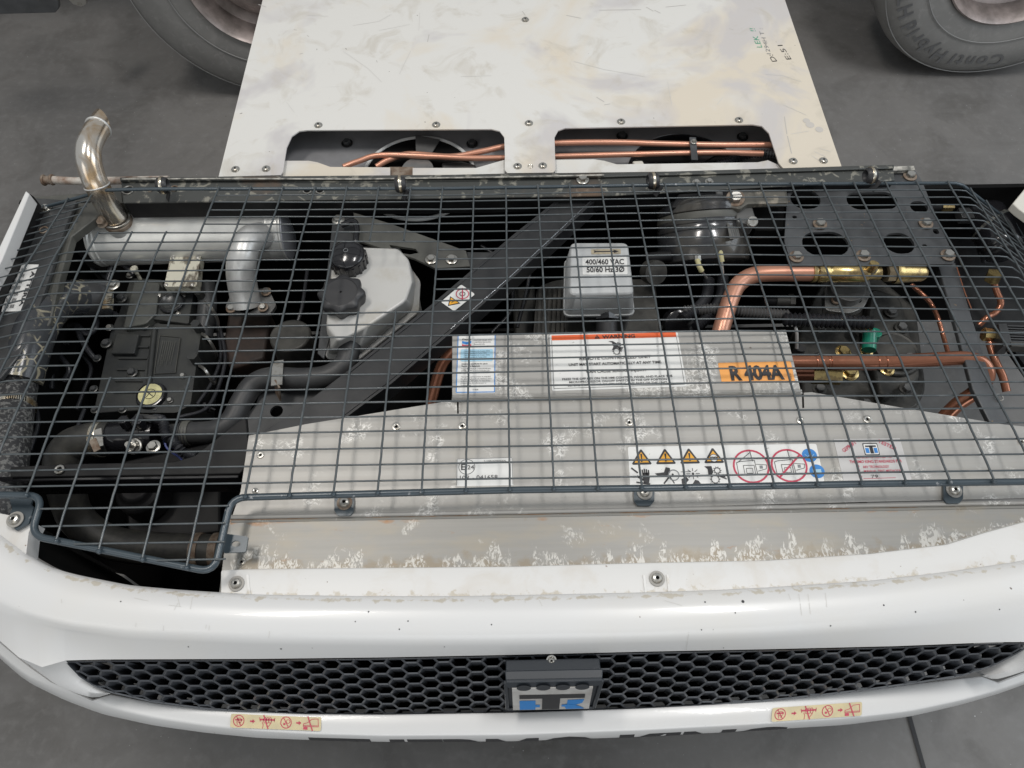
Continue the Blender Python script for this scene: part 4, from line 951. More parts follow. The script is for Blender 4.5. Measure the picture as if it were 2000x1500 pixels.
mn = MB(); mn.prism(PP([(445, 612), (530, 612), (515, 700), (450, 720), (432, 690)], 1.33), .12, mat('heat_darkened_iron', (.024, .017, .014), .6, .2, col2=(.045, .027, .02), scale=30)); mn.build('exhaust_manifold', unit, .006)
# ================================================================== engine
hE = 1.300
en = MB()
en.prism(rounded(PP([(255, 542), (318, 546), (318, 620), (302, 650), (288, 800), (182, 806), (215, 650), (232, 610)], hE), .006), .16, ENG)
en.prism(rounded(PP([(262, 548), (312, 552), (305, 612), (285, 632), (240, 640)], hE-.018), .006), .02, mat('worn_engine_cover', (.085, .088, .078), .4, col2=(.05, .052, .05), scale=20, bump=.1))
en.prism(rounded(PP([(226, 650), (272, 652), (262, 690), (216, 690)], hE-.012), .003), .02, ENG)
en.tube([P(303, 640, hE-.006), P(296, 700, hE-.006), P(287, 795, hE-.006)], .006, ENG, 10)
eng = en.build('engine', unit, .002)
e2 = MB(); e2.prism(rounded(PP([(302, 632), (388, 636), (392, 655), (372, 790), (345, 806), (272, 806), (270, 788), (290, 690)], hE-.005), .006), .12, ENG)
e2.prism(PP([(312, 655), (352, 659), (342, 728), (301, 730)], hE-.007), .004, ENG)
for L_ in ([(312, 655), (352, 659), (342, 728), (301, 730), (312, 655)],): e2.tube([P(x, y, hE-.0085) for x, y in L_], .0009, OLIVE, 6)
e2.build('valve_cover', eng, .0018)
k = Stk((312, 655), (352, 659), (342, 728), (301, 730), hE-.0085)
for q in range(7): k.line(8+q*4, 10, 5+q*4, 58-(q*7) % 14, 1.0, OLIVE, 2)
k.text('YANMAR', 12, 62, 4, OLIVE, width=24, ang=-math.pi/2); k.build('name_plate', eng)
e3 = MB(); e3.prism(rounded(PP([(303, 566), (378, 572), (368, 632), (292, 622)], hE-.012), .004), .03, ENG); c = P(337, 594, hE-.012)
e3.lathe(c, (0, 0, 1), [(.024, 0), (.025, .006), (.022, .010), (.019, .008), (.016, .006), (0, .005)], ENG, 36); e3.torus(c+Vector((0, 0, .006)), (0, 0, 1), .0245, .0025, BLACKG, 36)
for x, y in ((310, 577), (358, 577), (301, 613), (348, 613)): e3.bolt(P(x, y, hE-.013), .004, ZINC)
e3.build('thermostat_cover', eng, .0012)
e4 = MB(); e4.prism(rounded(PP([(333, 500), (392, 499), (384, 559), (320, 560)], 1.245), .003), .022, SCRW)
for x, y in ((338, 503), (386, 503), (324, 556), (375, 556)): e4.bolt(P(x, y, 1.244), .003, ZINC)
e4.build('heater_plate', eng, .0012, 'scratched pale metal plate')
e5 = MB(); e5.tube(PT([(402, 555, 1.30), (405, 600, 1.31), (396, 660, 1.32)], 4), .020, DKG, 18); e5.build('fuel_rail', eng)
for x, y, r in ((283, 634, .008), (208, 671, .008), (214, 640, .006), (258, 728, .008), (237, 583, .009), (254, 538, .006), (357, 734, .005), (332, 782, .005)):
    b_ = MB(); b_.bolt(P(x, y, hE-.006), r, DKG if r > .006 else ZINC, M2=ENG); b_.build('bolt', eng)
b_ = MB(); b_.cyl(P(274, 545, 1.29), (0, .1, 1), .004, .03, SCRW, 12); b_.cyl(P(274, 545, 1.29)+Vector((0, .003, .03)), (0, .1, 1), .008, .004, SCRW, 16); b_.build('dipstick', eng)
oc = MB(); c = P(296, 773, hE-.006); oc.lathe(c, (0, 0, 1), [(.031, -.02), (.031, 0), (.028, .006), (.024, .007), (0, .007)], BLACKG, 36); oc.lathe(c+Vector((0, 0, .0073)), (0, 0, 1), [(.0235, 0), (0, .0004)], TANY, 36)
oc.torus(c+Vector((0, 0, .0082)), (0, 0, 1), .011, .0006, INK, 24, 4); oc.bar(c+Vector((-.009, .006, .008)), c+Vector((.008, -.006, .008)), .0016, .0004, INK); oc.bar(c+Vector((-.006, -.007, .008)), c+Vector((.003, .008, .008)), .0014, .0004, INK)
oc.build('oil_cap', eng, label='black oil cap with round pale yellow sticker')
for q in range(6):
    e6 = MB(); e6.bar(P(238-q*3.4, 655+q*22, hE-.004), P(292-q*2.2, 655+q*22, hE-.004), .004, .006, ENG); e6.build('rib', eng)
for x, y in ((190, 700), (183, 760), (186, 800), (372, 700), (366, 760), (305, 800), (240, 800)):
    b_ = MB(); b_.bolt(P(x, y, hE), .006, DKG, M2=ENG); b_.build('bolt', eng)
ij = MB()
for q in range(3): ij.cyl(P(400-q*5, 590+q*62, 1.31), (0, 0, 1), .010, .04, ENG, 6); ij.tube(PT([(400-q*5, 590+q*62, 1.275), (412-q*5, 600+q*62, 1.25), (425-q*4, 625+q*62, 1.29), (428-q*4, 660+q*40, 1.36)], 5), .0032, ZINC, 8)
ij.build('injector_pipes', eng)
wi2 = MB()
for L_ in ([(430, 640, 1.33), (440, 700, 1.32), (425, 760, 1.31), (400, 800, 1.30), (350, 815, 1.28)], [(420, 620, 1.34), (432, 690, 1.335), (415, 745, 1.32), (385, 790, 1.31)], [(600, 530, 1.30), (590, 600, 1.30), (575, 660, 1.31), (600, 700, 1.3)], [(150, 800, 1.33), (165, 760, 1.33), (178, 720, 1.33), (160, 690, 1.34)], [(165, 800, 1.31), (150, 840, 1.3), (148, 870, 1.28)], [(940, 480, 1.28), (990, 520, 1.29), (1000, 600, 1.30), (960, 650, 1.31)], [(1040, 500, 1.30), (1030, 560, 1.32), (1010, 640, 1.33)], [(60, 770, 1.3), (75, 820, 1.3), (60, 880, 1.3)]):
    wi2 = MB(); wi2.tube(PT(L_, 5), .0042, CABLE, 8); wi2.build('cable', unit, angle=60)
for x, y, a_ in ((118, 668, 0), (404, 796, 1), (160, 645, 0)):
    b_ = MB(); b_.torus(P(x, y, 1.315), (0.3, .9, 0) if not a_ else (.8, .5, 0), .0105, .0016, CAPM, 18, 6, flat=2); b_.bar(P(x+7, y, 1.305), P(x+16, y+4, 1.30), .003, .001, CAPM); b_.build('cable_tie', unit)
# intake pipe, big hose
ip = MB(); ip.tube(PT([(212, 582, 1.28), (160, 582, 1.25), (112, 590, 1.20), (80, 622, 1.172), (56, 680, 1.17), (38, 745, 1.18)], 6), .0385, CRACK, 28); ipo = ip.build('intake_pipe', unit, angle=60)
b_ = MB(); b_.tube([P(205, 583, 1.279), P(160, 583, 1.2505), P(130, 585, 1.23)], .0395, RUB, 28); b_.build('rubber_sleeve', ipo)
b_ = MB(); b_.torus(P(208, 584, 1.28), (1, 0, 0), .040, .002, BLACKG, 36, 6, flat=3); b_.bar(P(216, 552, 1.235), P(206, 602, 1.235), .015, .004, CLAMP)
for q in range(6): b_.bar(P(209, 578+q*3.6, 1.230), P(220, 579+q*3.6, 1.230), .001, .001, VOID)
b_.bolt(P(222, 557, 1.228), .009, ZINC); b_.build('hose_clamp', ipo)
bh = MB(); bh.tube(PT([(36, 740, 1.19), (27, 790, 1.18), (18, 860, 1.165), (4, 960, 1.16), (-10, 1020, 1.17)], 5), .034, BRAID, 28); bho = bh.build('braided_hose', unit, angle=60)
for (x, y, h, tx) in ((27, 795, 1.18, .12), (6, 905, 1.163, .2)):
    b_ = MB(); c = P(x, y, h); axh = (P(x-6, y+50, h)-P(x, y, h)).normalized(); b_.torus(c, axh, .0352, .0016, CLAMP, 40, 6, flat=4.5)
    for q in range(10):
        an = .2+q*.09; up_ = Vector((0, 0, 1)); sdv = axh.cross(up_).normalized(); p_ = c+(up_*math.cos(an)-sdv*math.sin(an))*.0372; b_.bar(p_-axh*.005, p_+axh*.005, .0013, .0006, VOID)
    b_.cyl(c+Vector((-.022, .0, .030)), (-1, .2, .1), .007, .022, RUSTY, 12); b_.build('hose_clamp', bho)
# wiring on the left
wi = MB()
for L_ in ([(232, 618, 1.3), (205, 606, 1.3), (190, 622, 1.3), (186, 642, 1.3), (168, 652, 1.3), (150, 635, 1.3), (125, 640, 1.31), (112, 670, 1.31), (102, 710, 1.32), (100, 760, 1.33)],
           [(138, 632, 1.31), (120, 650, 1.31), (116, 690, 1.32), (135, 720, 1.33), (125, 745, 1.34)], [(148, 634, 1.3), (160, 665, 1.3), (178, 692, 1.31), (194, 706, 1.32)],
           [(262, 536, 1.29), (240, 516, 1.28), (222, 514, 1.28), (212, 540, 1.29), (205, 570, 1.3)], [(210, 545, 1.3), (185, 528, 1.32), (165, 530, 1.34)], [(110, 660, 1.34), (108, 700, 1.35), (90, 760, 1.36)]):
    wi = MB(); wi.tube(PT(L_, 5), .0058, CABLE, 10); wi.build('cable', unit, angle=60)
# thermostat housing and lower hoses
th = MB(); th.tube(PT([(216, 856, 1.24), (250, 855, 1.235), (285, 850, 1.235)], 4), .030, BLACKG, 26); th.cyl(P(285, 850, 1.235), (1, 0, -.1), .036, .02, BLACKG, 24)
th.cyl(P(248, 832, 1.20), (0, .2, 1), .010, .02, BLACKG, 6); th.cyl(P(276, 832, 1.20), (0, .2, 1), .012, .02, BLACKG, 6)
tho = th.build('thermostat_housing', unit, .001, angle=50)
b_ = MB(); b_.cyl(P(262, 872, 1.21), (0, -.3, 1), .010, .012, ZINC, 6); b_.cyl(P(262, 872, 1.21)+Vector((0, -.003, .012)), (0, -.3, 1), .005, .012, ZINC, 12); b_.torus(P(262, 872, 1.212), (0, -.3, 1), .012, .003, ZINC); b_.build('temperature_sensor', tho)
lh = MB(); lh.tube(PT([(218, 856, 1.24), (175, 860, 1.24), (140, 872, 1.245), (122, 905, 1.26), (130, 960, 1.31), (152, 1015, 1.36), (205, 1055, 1.39), (280, 1070, 1.40), (400, 1076, 1.40), (470, 1080, 1.40)], 6), .0325, mat('worn_dark_hose', (.028, .028, .027), .5, col2=(.055, .053, .046), scale=30, bump=.2, bscale=150), 24); lho = lh.build('radiator_hose', unit, angle=60)
b_ = MB(); b_.torus(P(196, 857, 1.24), (1, 0, 0), .0335, .0016, CLAMP, 36, 6, flat=4.5); b_.bar(P(190, 838, 1.205), P(194, 872, 1.205), .014, .003, ZINC); b_.bar(P(180, 858, 1.202), P(190, 880, 1.204), .012, .003, RUSTY); b_.build('hose_clamp', lho)
for x in (388, 425):
    b_ = MB(); b_.torus(P(x, 1076, 1.40), (1, -.03, 0), .0335, .0022, RUSTY, 36, 6, flat=4); b_.build('hose_clamp', lho)
# harness below the engine
ha = MB()
def corr(L_, r, M, mb, pitch=.0032):
    p = PT(L_, 10); tot = sum((b-a).length for a, b in zip(p, p[1:])); n = int(tot/pitch); out = []; acc = 0; i = 0; seglen = tot/n
    cum = [0]
    for a, b in zip(p, p[1:]): cum.append(cum[-1]+(b-a).length)
    for q in range(n+1):
        dd = q*seglen
        while i < len(cum)-2 and cum[i+1] < dd: i += 1
        out.append(p[i].lerp(p[i+1], min(1, (dd-cum[i])/max(1e-6, cum[i+1]-cum[i]))))
    mb.tube(out, r, M, 12, ridge=.42)
corr([(300, 818, 1.2), (318, 822, 1.19), (322, 845, 1.19), (328, 858, 1.19)], .0068, CABLE, ha); corr([(334, 858, 1.19), (345, 870, 1.19), (360, 885, 1.20), (385, 893, 1.2)], .0068, CABLE, ha)
ha.tube(PT([(320, 852, 1.195), (326, 875, 1.2), (350, 893, 1.21), (362, 905, 1.21)], 5), .002, mat('blue_wire', (.06, .08, .25), .4), 8); ha.tube(PT([(268, 814, 1.2), (290, 816, 1.19), (312, 819, 1.19)], 4), .006, RUB, 10)
ha.build('wiring_harness', unit, angle=24)
# hose from the tank
hz = MB(); hz.tube(PT([(684, 655, 1.175), (683, 680, 1.175), (672, 712, 1.18), (640, 734, 1.185), (590, 740, 1.185), (530, 738, 1.19), (495, 752, 1.195), (472, 785, 1.20), (452, 822, 1.205), (420, 842, 1.21), (372, 846, 1.22), (335, 850, 1.225)], 6), .0205, RUB, 22); hzo = hz.build('coolant_hose', unit, angle=60)
b_ = MB(); b_.torus(P(366, 846, 1.22), (1, 0, 0), .022, .0015, OLIVE, 30, 6, flat=5)
for q in range(4): b_.torus(P(350+q*6, 847, 1.22), (1, 0, 0), .0222, .0012, CAPM, 30, 6)
b_.build('hose_clamp', hzo)
b_ = MB(); b_.torus(P(680, 652, 1.175), (.05, 1, -.5), .0225, .0018, ZINC, 36, 6, flat=4); b_.bar(P(648, 642, 1.150), P(672, 640, 1.148), .010, .006, CLAMP); b_.bar(P(668, 640, 1.147), P(694, 646, 1.150), .011, .005, ZINC); b_.build('hose_clamp', hzo)
b_ = MB(); b_.bar(P(543, 704, 1.165), P(540, 752, 1.160), .020, .003, ZINC); b_.bar(P(540, 750, 1.16), P(542, 776, 1.20), .020, .003, RUSTY); b_.build('pipe_bracket', hzo)
oil = MB(); oil.cyl(P(585, 700, 1.34), (0, .1, 1), .042, .08, CAST, 30); oil.build('oil_filter', unit, .004)
# ================================================================== coolant tank
tk = MB()
topo = rounded(PP([(652, 482), (778, 486), (799, 508), (806, 552), (792, 590), (718, 640), (660, 668), (637, 640), (644, 560)], 1.125), .008)
fl_ = rounded(PP([(648, 478), (780, 483), (806, 527), (821, 548), (818, 608), (700, 702), (638, 700), (632, 680), (640, 540)], 1.205), .008)
def shrink(L_, f, dz):
    c = sum(L_, Vector())/len(L_); return [c+(p-c)*f+Vector((0, 0, dz)) for p in L_]
bodyb = rounded(PP([(652, 490), (775, 494), (802, 520), (812, 552), (806, 602), (700, 692), (642, 692), (638, 650), (644, 560)], 1.195), .008)
n = min(len(topo), len(bodyb)); rings = [shrink(topo, .965, .004), topo, bodyb]
V = [p for r in rings for p in r[:n]]; F = [tuple(range(n))]
for i in range(2):
    for q in range(n): F.append((i*n+q, (i+1)*n+q, (i+1)*n+(q+1) % n, i*n+(q+1) % n))
tk.add(V, F, TANK); tk.prism(fl_, .007, TANK); tk.prism(shrink(fl_, .93, -.007), .09, TANK)
tk.cyl(P(680, 648, 1.175), (.0, -.9, -.3), .019, .02, TANK, 24)
tank = tk.build('coolant_tank', unit, .002, angle=35)
c1 = MB(); c = P(684, 517, 1.125); c1.lathe(c, (.0, -.02, 1), [(.030, 0), (.034, .002), (.034, .030), (.0335, .033), (.031, .036), (.020, .041), (0, .043)], BLACKG, 44)
for q in range(16):
    t = 2*math.pi*q/16; c1.cyl(c+Vector((.0335*math.cos(t), .0335*math.sin(t), 0)), (0, 0, 1), .0032, .026, BLACKG, 8)
c1.torus(c+Vector((0, 0, .0432)), (0, 0, 1), .004, .0006, INKG, 18, 5); c1.build('filler_cap', tank, angle=50)
c2 = MB(); c = P(673, 592, 1.125); ns = 64
def lobe(r, z, amp): return [c+Vector(((r+amp*math.cos(8*t))*math.cos(t), (r+amp*math.cos(8*t))*math.sin(t), z)) for t in [2*math.pi*q/ns for q in range(ns)]]
rg = [lobe(.036, 0, .003), lobe(.041, .022, .0032), lobe(.041, .030, .0032), lobe(.038, .034, .003), lobe(.031, .036, 0), lobe(.030, .0345, 0), lobe(.002, .035, 0)]
V = [p for r in rg for p in r]; F = []
for i in range(len(rg)-1):
    for q in range(ns): F.append((i*ns+q, i*ns+(q+1) % ns, (i+1)*ns+(q+1) % ns, (i+1)*ns+q))
c2.add(V, F, CAPM); c2.lathe(c+Vector((0, 0, .0353)), (0, 0, 1), [(.0012, 0), (0, .0001)], VOID, 8); c2.build('pressure_cap', tank, angle=45)
# ================================================================== electric motor and terminal box
mt = MB(); mt.prism(rounded(PP([(1048, 560), (1090, 545), (1280, 545), (1290, 670), (1040, 672)], 1.26), .02), .16, CAST)
for q in range(7): mt.bar(P(1052+q*9, 560, 1.255), P(1046+q*9, 668, 1.255), .003, .008, CAST)
mot = mt.build('electric_motor', unit, .004)
tb = MB()
t0 = rounded(PP([(1114, 474), (1228, 474), (1236, 560), (1246, 583), (1106, 583), (1112, 560)], 1.125), .010); t1 = rounded(PP([(1108, 512), (1240, 512), (1248, 580), (1250, 597), (1106, 597), (1108, 580)], 1.165), .010)
t0 = rounded(PP([(1114, 475), (1226, 475), (1238, 575), (1112, 577)], 1.120), .012, 5); t1 = rounded([p+Vector(((-1 if i in (0, 3) else 1)*.007, (-.007 if i > 1 else .004), -.055)) for i, p in enumerate(PP([(1114, 475), (1226, 475), (1238, 575), (1112, 577)], 1.120))], .014, 5)
n = len(t0); t0s = shrink(t0, .95, .003); V = t0s+t0+t1; F = [tuple(range(n))]
for i in range(2):
    for q in range(n): F.append((i*n+q, (i+1)*n+q, (i+1)*n+(q+1) % n, i*n+(q+1) % n))
tb.add(V, F, BOXG); tb.prism(shrink(t1, 1.03, .001), .006, BOXG); tb.prism(shrink(t1, .94, -.005), .06, CASTL)
tbo = tb.build('terminal_box', mot, .001, angle=45)
k = Stk((1137, 503), (1224, 502), (1226, 536), (1138, 537), 1.1170)
k.rrect(0, 0, 87, 34, 3, WHITE); k.text('400/460 VAC', 6, 14.5, 10, INK, width=75, bold=.02); k.text('50/60 Hz 3Ø', 8, 29.5, 10, INK, width=73, bold=.02)
k.rrect(18, -16, 76, -6, 1.5, TAN); k.pline([(24, -11), (66, -11)], 2, INK); k.poly([(62, -14.5), (72, -11), (62, -7.5)], INK, 2); k.poly([(22, -14.5), (30, -11), (22, -7.5), (26, -11)], INK, 2)
k.build('voltage_label', mot, 'white label reading 400/460 VAC 50/60 Hz')
gl = MB(); c = P(1184, 604, 1.185); gl.cyl(c, (0, -.8, -.4), .027, .022, BLACKG, 6); gl.cyl(c+Vector((0, -.02, -.012)), (0, -.8, -.4), .021, .03, CAPM, 24); gl.build('cable_gland', mot, .002)
pp = MB(); pp.cyl(P(1270, 530, 1.22), (.3, -.6, .6), .025, .025, CAST, 26); pp.cyl(P(1262, 505, 1.20), (1, .1, 0), .012, .05, BLACK, 16); pp.build('motor_end', mot)
# ================================================================== alternator
al = MB(); c = P(1372, 432, 1.20); axa = Vector((.03, -.80, -.52)).normalized()
al.lathe(c-axa*.03, axa, [(.03, -.02), (.055, -.018), (.085, -.004), (.094, .006), (.095, .02), (.090, .022), (.0905, .034), (.0955, .036), (.0955, .044), (.0935, .046), (.0955, .049), (.0955, .057), (.0935, .059), (.0955, .062), (.096, .10), (.092, .118), (.080, .126), (.03, .128), (0, .128)], mat('alternator_paint', (.040, .042, .047), .20, .2, col2=(.085, .078, .066), scale=16, bump=.1, coat=.4), 56)
alt = al.build('alternator', unit, .001, angle=35)
b_ = MB(); b_.torus(c+axa*.0, axa, .0925, .003, OLIVE, 56, 6, flat=3.0); b_.build('clamp_band', alt)
for q in range(9):
    an = math.radians(20+q*17); u_ = Vector((1, 0, 0)); v_ = axa.cross(u_).normalized(); dr_ = (u_*math.cos(an)-v_*math.sin(an)); dr_ = dr_ if dr_.z > -.1 else -dr_
    b_ = MB(); b_.bar(c+axa*-.018+dr_*.060, c+axa*.002+dr_*.093, .004, .007, OLIVE); b_.build('cooling_fin', alt)
b_ = MB(); cA = c+axa*.1
for x, y in ((1362, 498), (1406, 478)): b_ = MB(); q_ = P(x, y, 1.17); b_.cyl(q_, axa, .007, .012, ZINC, 6); b_.cyl(q_+axa*.012, axa, .003, .012, SILV2, 10); b_.build('terminal_stud', alt)
for L_ in ([(1362, 508, 1.165), (1368, 525, 1.168), (1380, 543, 1.19)], [(1406, 490, 1.165), (1409, 505, 1.17), (1412, 535, 1.19)]):
    b_ = MB(); pts = PT(L_, 4); b_.tube(pts[:6], .0052, mat('yellow_sleeve', (.5, .46, .25), .5), 12); b_.tube(pts[5:], .0028, ZINC, 10); b_.build('ring_terminal', alt)
k = Stk((1418, 436), (1438, 438), (1444, 468), (1424, 471), [1.135, 1.15, 1.15, 1.135], .003)
k.rrect(0, 0, 20, 33, 2, ZINC)
for q in range(4): k.line(4+q*4, 3, 6+q*4, 28, 1.2, INKG)
k.build('rating_plate', alt)
b2 = MB(); b2.prism(rounded(PP([(1422, 374), (1452, 370), (1536, 370), (1540, 396), (1460, 398), (1446, 408), (1424, 404)], 1.118), .003), .012, mat('grimy_bracket', (.12, .115, .10), .5, .2, col2=(.30, .27, .22), scale=45, lo=.55, hi=.65)); bko = b2.build('alternator_bracket', unit, .0015)
b_ = MB(); b_.bolt(P(1436, 388, 1.115), .0128, ZINC, axis=(-.1, -.25, 1), M2=RUSTY); b_.build('bolt', bko)
b_ = MB(); b_.prism(rounded(PP([(1436, 408), (1468, 400), (1477, 428), (1470, 440), (1440, 432)], 1.13), .004), .03, CASTL); b_.cyl(P(1467, 434, 1.125), (.1, -.5, .8), .011, .01, ZINC, 20); b_.build('adjuster_nut', bko, .002)
b_ = MB(); b_.prism(PP([(1470, 399), (1537, 396), (1530, 450), (1475, 450)], 1.16), .1, VOID); b_.build('belt_housing', unit)
mtb = MB(); mtb.prism(PP([(1325, 378), (1400, 368), (1440, 372), (1400, 400), (1310, 405)], 1.135), .02, BLACK); mtb.prism(PP([(1398, 372), (1412, 372), (1414, 386), (1402, 384)], 1.125), .01, CASTL); mtb.build('alternator_mount', unit, .003)
# ================================================================== compressor bracket plate
def slot(x, y, h, rx, ry, n=20):   # rounded slot, metres half-sizes
    c = P(x, y, h); r = min(rx, ry); out = []
    for q in range(n):
        t = 2*math.pi*q/n; dx = (rx-r)*(1 if math.cos(t) > 0 else -1); dy = (ry-r)*(1 if math.sin(t) > 0 else -1)
        out.append(c+Vector((dx+r*math.cos(t), dy+r*math.sin(t), 0)))
    return out
hP = 1.150
cpz = MB(); outer = rounded(PP([(1540, 352), (1712, 326), (1782, 326), (1800, 352), (1836, 440), (1866, 505), (1862, 516), (1546, 518), (1532, 470)], hP), .006)
cpz.plate_with_holes(outer, [slot(1573, 389, hP, .031, .027), slot(1612, 476, hP, .046, .031), slot(1756, 475, hP, .030, .027), slot(1703, 392, hP, .052, .024), slot(1795, 404, hP, .018, .016), slot(1552, 424, hP, .005, .004, 12), slot(1806, 480, hP, .005, .004, 12), slot(1828, 452, hP, .006, .007, 12)], .006, DKG2)
cpo = cpz.build('compressor_bracket', unit)
for x, y in ((1601, 438), (1808, 437), (1555, 502), (1686, 500), (1851, 499), (1731, 344), (1777, 344)):
    b_ = MB(); b_.bolt(P(x, y, hP-.0015), .0098, ZINC, M2=RUSTY); b_.build('bolt', cpo)
lg_ = MB(); lg_.prism(PP([(1716, 326), (1785, 324), (1787, 332), (1716, 334)], hP-.012), .008, mat('flaking_primer', (.5, .48, .43), .6)); lg_.build('flange_edge', cpo)
# compressor body and pipes on the right
cm = MB(); cm.prism(rounded(PP([(1610, 540), (1710, 535), (1790, 600), (1810, 760), (1790, 800), (1570, 800), (1560, 640)], 1.36), .02), .2, CAST)
cm.prism(rounded(PP([(1700, 560), (1760, 580), (1800, 740), (1720, 780), (1690, 650)], 1.33), .02), .05, CAST); com = cm.build('compressor', unit, .008)
for x, y in ((1600, 640), (1600, 700), (1600, 760), (1680, 640), (1760, 640), (1775, 700), (1770, 760), (1690, 790), (1740, 610)):
    b_ = MB(); b_.bolt(P(x, y, 1.325), .010, CASTL, M2=CAST); b_.build('bolt', com)
b_ = MB(); b_.torus(P(1745, 690, 1.325), (0, 0, 1), .05, .006, CAST, 40, 8); b_.lathe(P(1745, 690, 1.33), (0, 0, 1), [(.045, 0), (.04, .012), (0, .014)], CAST, 30); b_.build('bearing_cover', com)
ch2 = MB(); ch2.prism(rounded(PP([(1610, 560), (1700, 545), (1700, 575), (1688, 600), (1660, 612), (1612, 606)], 1.245), .010), .02, mat('rough_casting', (.30, .30, .29), .35, .7, col2=(.16, .16, .155), scale=30, bump=.4, bscale=70)); ch2.cyl(P(1640, 585, 1.27), (0, 0, 1), .036, .045, CASTL, 30); ch2.cyl(P(1645, 560, 1.25), (0, 0, 1), .026, .05, CASTL, 26)
ch2.torus(P(1633, 586, 1.24), (0, 0, 1), .008, .003, RUSTY); ch2.lathe(P(1676, 586, 1.2445), (0, 0, 1), [(.007, 0), (0, .0003)], VOID, 16); ch2.build('service_valve_base', com, .003)
vp = MB(); vp.tube(PT([(1404, 660, 1.20), (1412, 632, 1.19), (1425, 590, 1.18), (1440, 558, 1.175), (1465, 540, 1.172), (1500, 534, 1.172), (1588, 533, 1.172)], 7), .0165, COPPERL, 28); dpo = vp.build('suction_pipe', unit, angle=60)
vb = MB(); c = P(1584, 533, 1.172); E1 = P(1700, 533, 1.172); axv = (E1-c).normalized()
vb.lathe(c, axv, [(.0165, 0), (.019, .001), (.019, .006), (.0185, .008), (.0165, .010), (.0190, .012), (.0190, .030), (.0165, .034), (.0165, .037), (.0185, .040), (.0185, .105), (.017, .110), (.014, .113), (.014, .135)], BRASS, 32)
vb.cyl(P(1700, 530, 1.165), (.1, .1, 1), .010, .010, ZINC, 20); vb.cyl(P(1700, 528, 1.158), (.12, .2, 1), .009, .018, BRASS, 20)
vb.build('service_valve', dpo, angle=50)
vc = MB(); c = P(1728, 533, 1.172); vc.lathe(c, axv, [(.013, 0), (.0195, .002), (.0195, .020)], mat('dirty_brass', (.25, .2, .13), .4, .7), 6); vc.lathe(c+axv*.018, axv, [(.021, 0), (.021, .012), (.0195, .014), (.0165, .055), (.012, .062), (0, .063)], BRASS, 28)
vc.build('valve_cap', dpo, angle=45)
lp = MB(); lp.tube(PT([(1540, 708, 1.20), (1600, 708, 1.20), (1720, 708, 1.20), (1830, 702, 1.20), (1885, 700, 1.20), (1918, 710, 1.203), (1928, 735, 1.215), (1905, 765, 1.235), (1870, 790, 1.26), (1840, 820, 1.29)], 7), .0138, COPPER, 26)
for x in (1592, 1604, 1616, 1712, 1728): lp.torus(P(x, 708, 1.20), (1, 0, 0), .0140, .0011, COPPER, 26, 6)
lp.tube([P(1620, 708, 1.20), P(1708, 708, 1.20)], .0152, COPPER, 26)
lpo = lp.build('discharge_pipe', unit, angle=60)
l2 = MB(); l2.tube([P(1540, 733, 1.25), P(1585, 733, 1.25)], .015, COPPER, 20); l2.tube([P(1585, 733, 1.25), P(1640, 735, 1.25)], .017, BRASS, 6); l2.build('pipe_fitting', lpo)
for x, y, r_ in ((1658, 728, .013), (1646, 688, .011), (1692, 686, .009), (1732, 722, .010)): l2 = MB(); l2.bolt(P(x, y, 1.27), r_, BRASS); l2.build('brass_bolt', lpo)
cr = MB(); corr([(1335, 608, 1.21), (1400, 604, 1.21), (1470, 610, 1.21), (1540, 616, 1.21)], .0085, mat('grey_conduit', (.10, .10, .10), .4), cr); corr([(1530, 624, 1.205), (1590, 626, 1.20), (1650, 628, 1.20), (1702, 632, 1.20)], .0105, CABLE, cr, .0042); corr([(1385, 545, 1.22), (1380, 580, 1.22), (1360, 605, 1.21), (1335, 622, 1.21)], .0085, CABLE, cr); corr([(1412, 540, 1.23), (1408, 580, 1.23), (1390, 610, 1.22), (1360, 640, 1.22)], .0085, CABLE, cr)
cr.build('conduit', unit, angle=24)
sw = MB(); sw.cyl(P(1700, 668, 1.28), (0, .15, 1), .0125, .03, GREEN, 28); sw.tube([P(1697, 684, 1.24), P(1699, 648, 1.235)], .0135, GREEN, 28); sw.build('pressure_switch', unit, .001, 'green cylindrical switch')
b_ = MB(); b_.tube(PT([(1552, 632, 1.21), (1556, 650, 1.22), (1556, 680, 1.25)], 4), .0035, SILV2, 10); b_.cyl(P(1558, 690, 1.27), (0, .1, 1), .011, .02, CAPM, 16); b_.build('sensor_lead', unit)
b_ = MB(); b_.tube([P(1515, 588, 1.25), P(1540, 588, 1.25)], .0125, CAST, 20); b_.tube([P(1540, 588, 1.25), P(1550, 588, 1.25)], .015, CAST, 6); b_.tube([P(1490, 588, 1.25), P(1516, 588, 1.25)], .010, BLACK, 16); b_.build('cable_connector', unit)
b_ = MB(); b_.lathe(P(1325, 632, 1.26), (0, -.6, .6), [(.03, -.02), (.03, .01), (.024, .014), (0, .014)], BLACKG, 30); b_.build('fan_hub', unit)
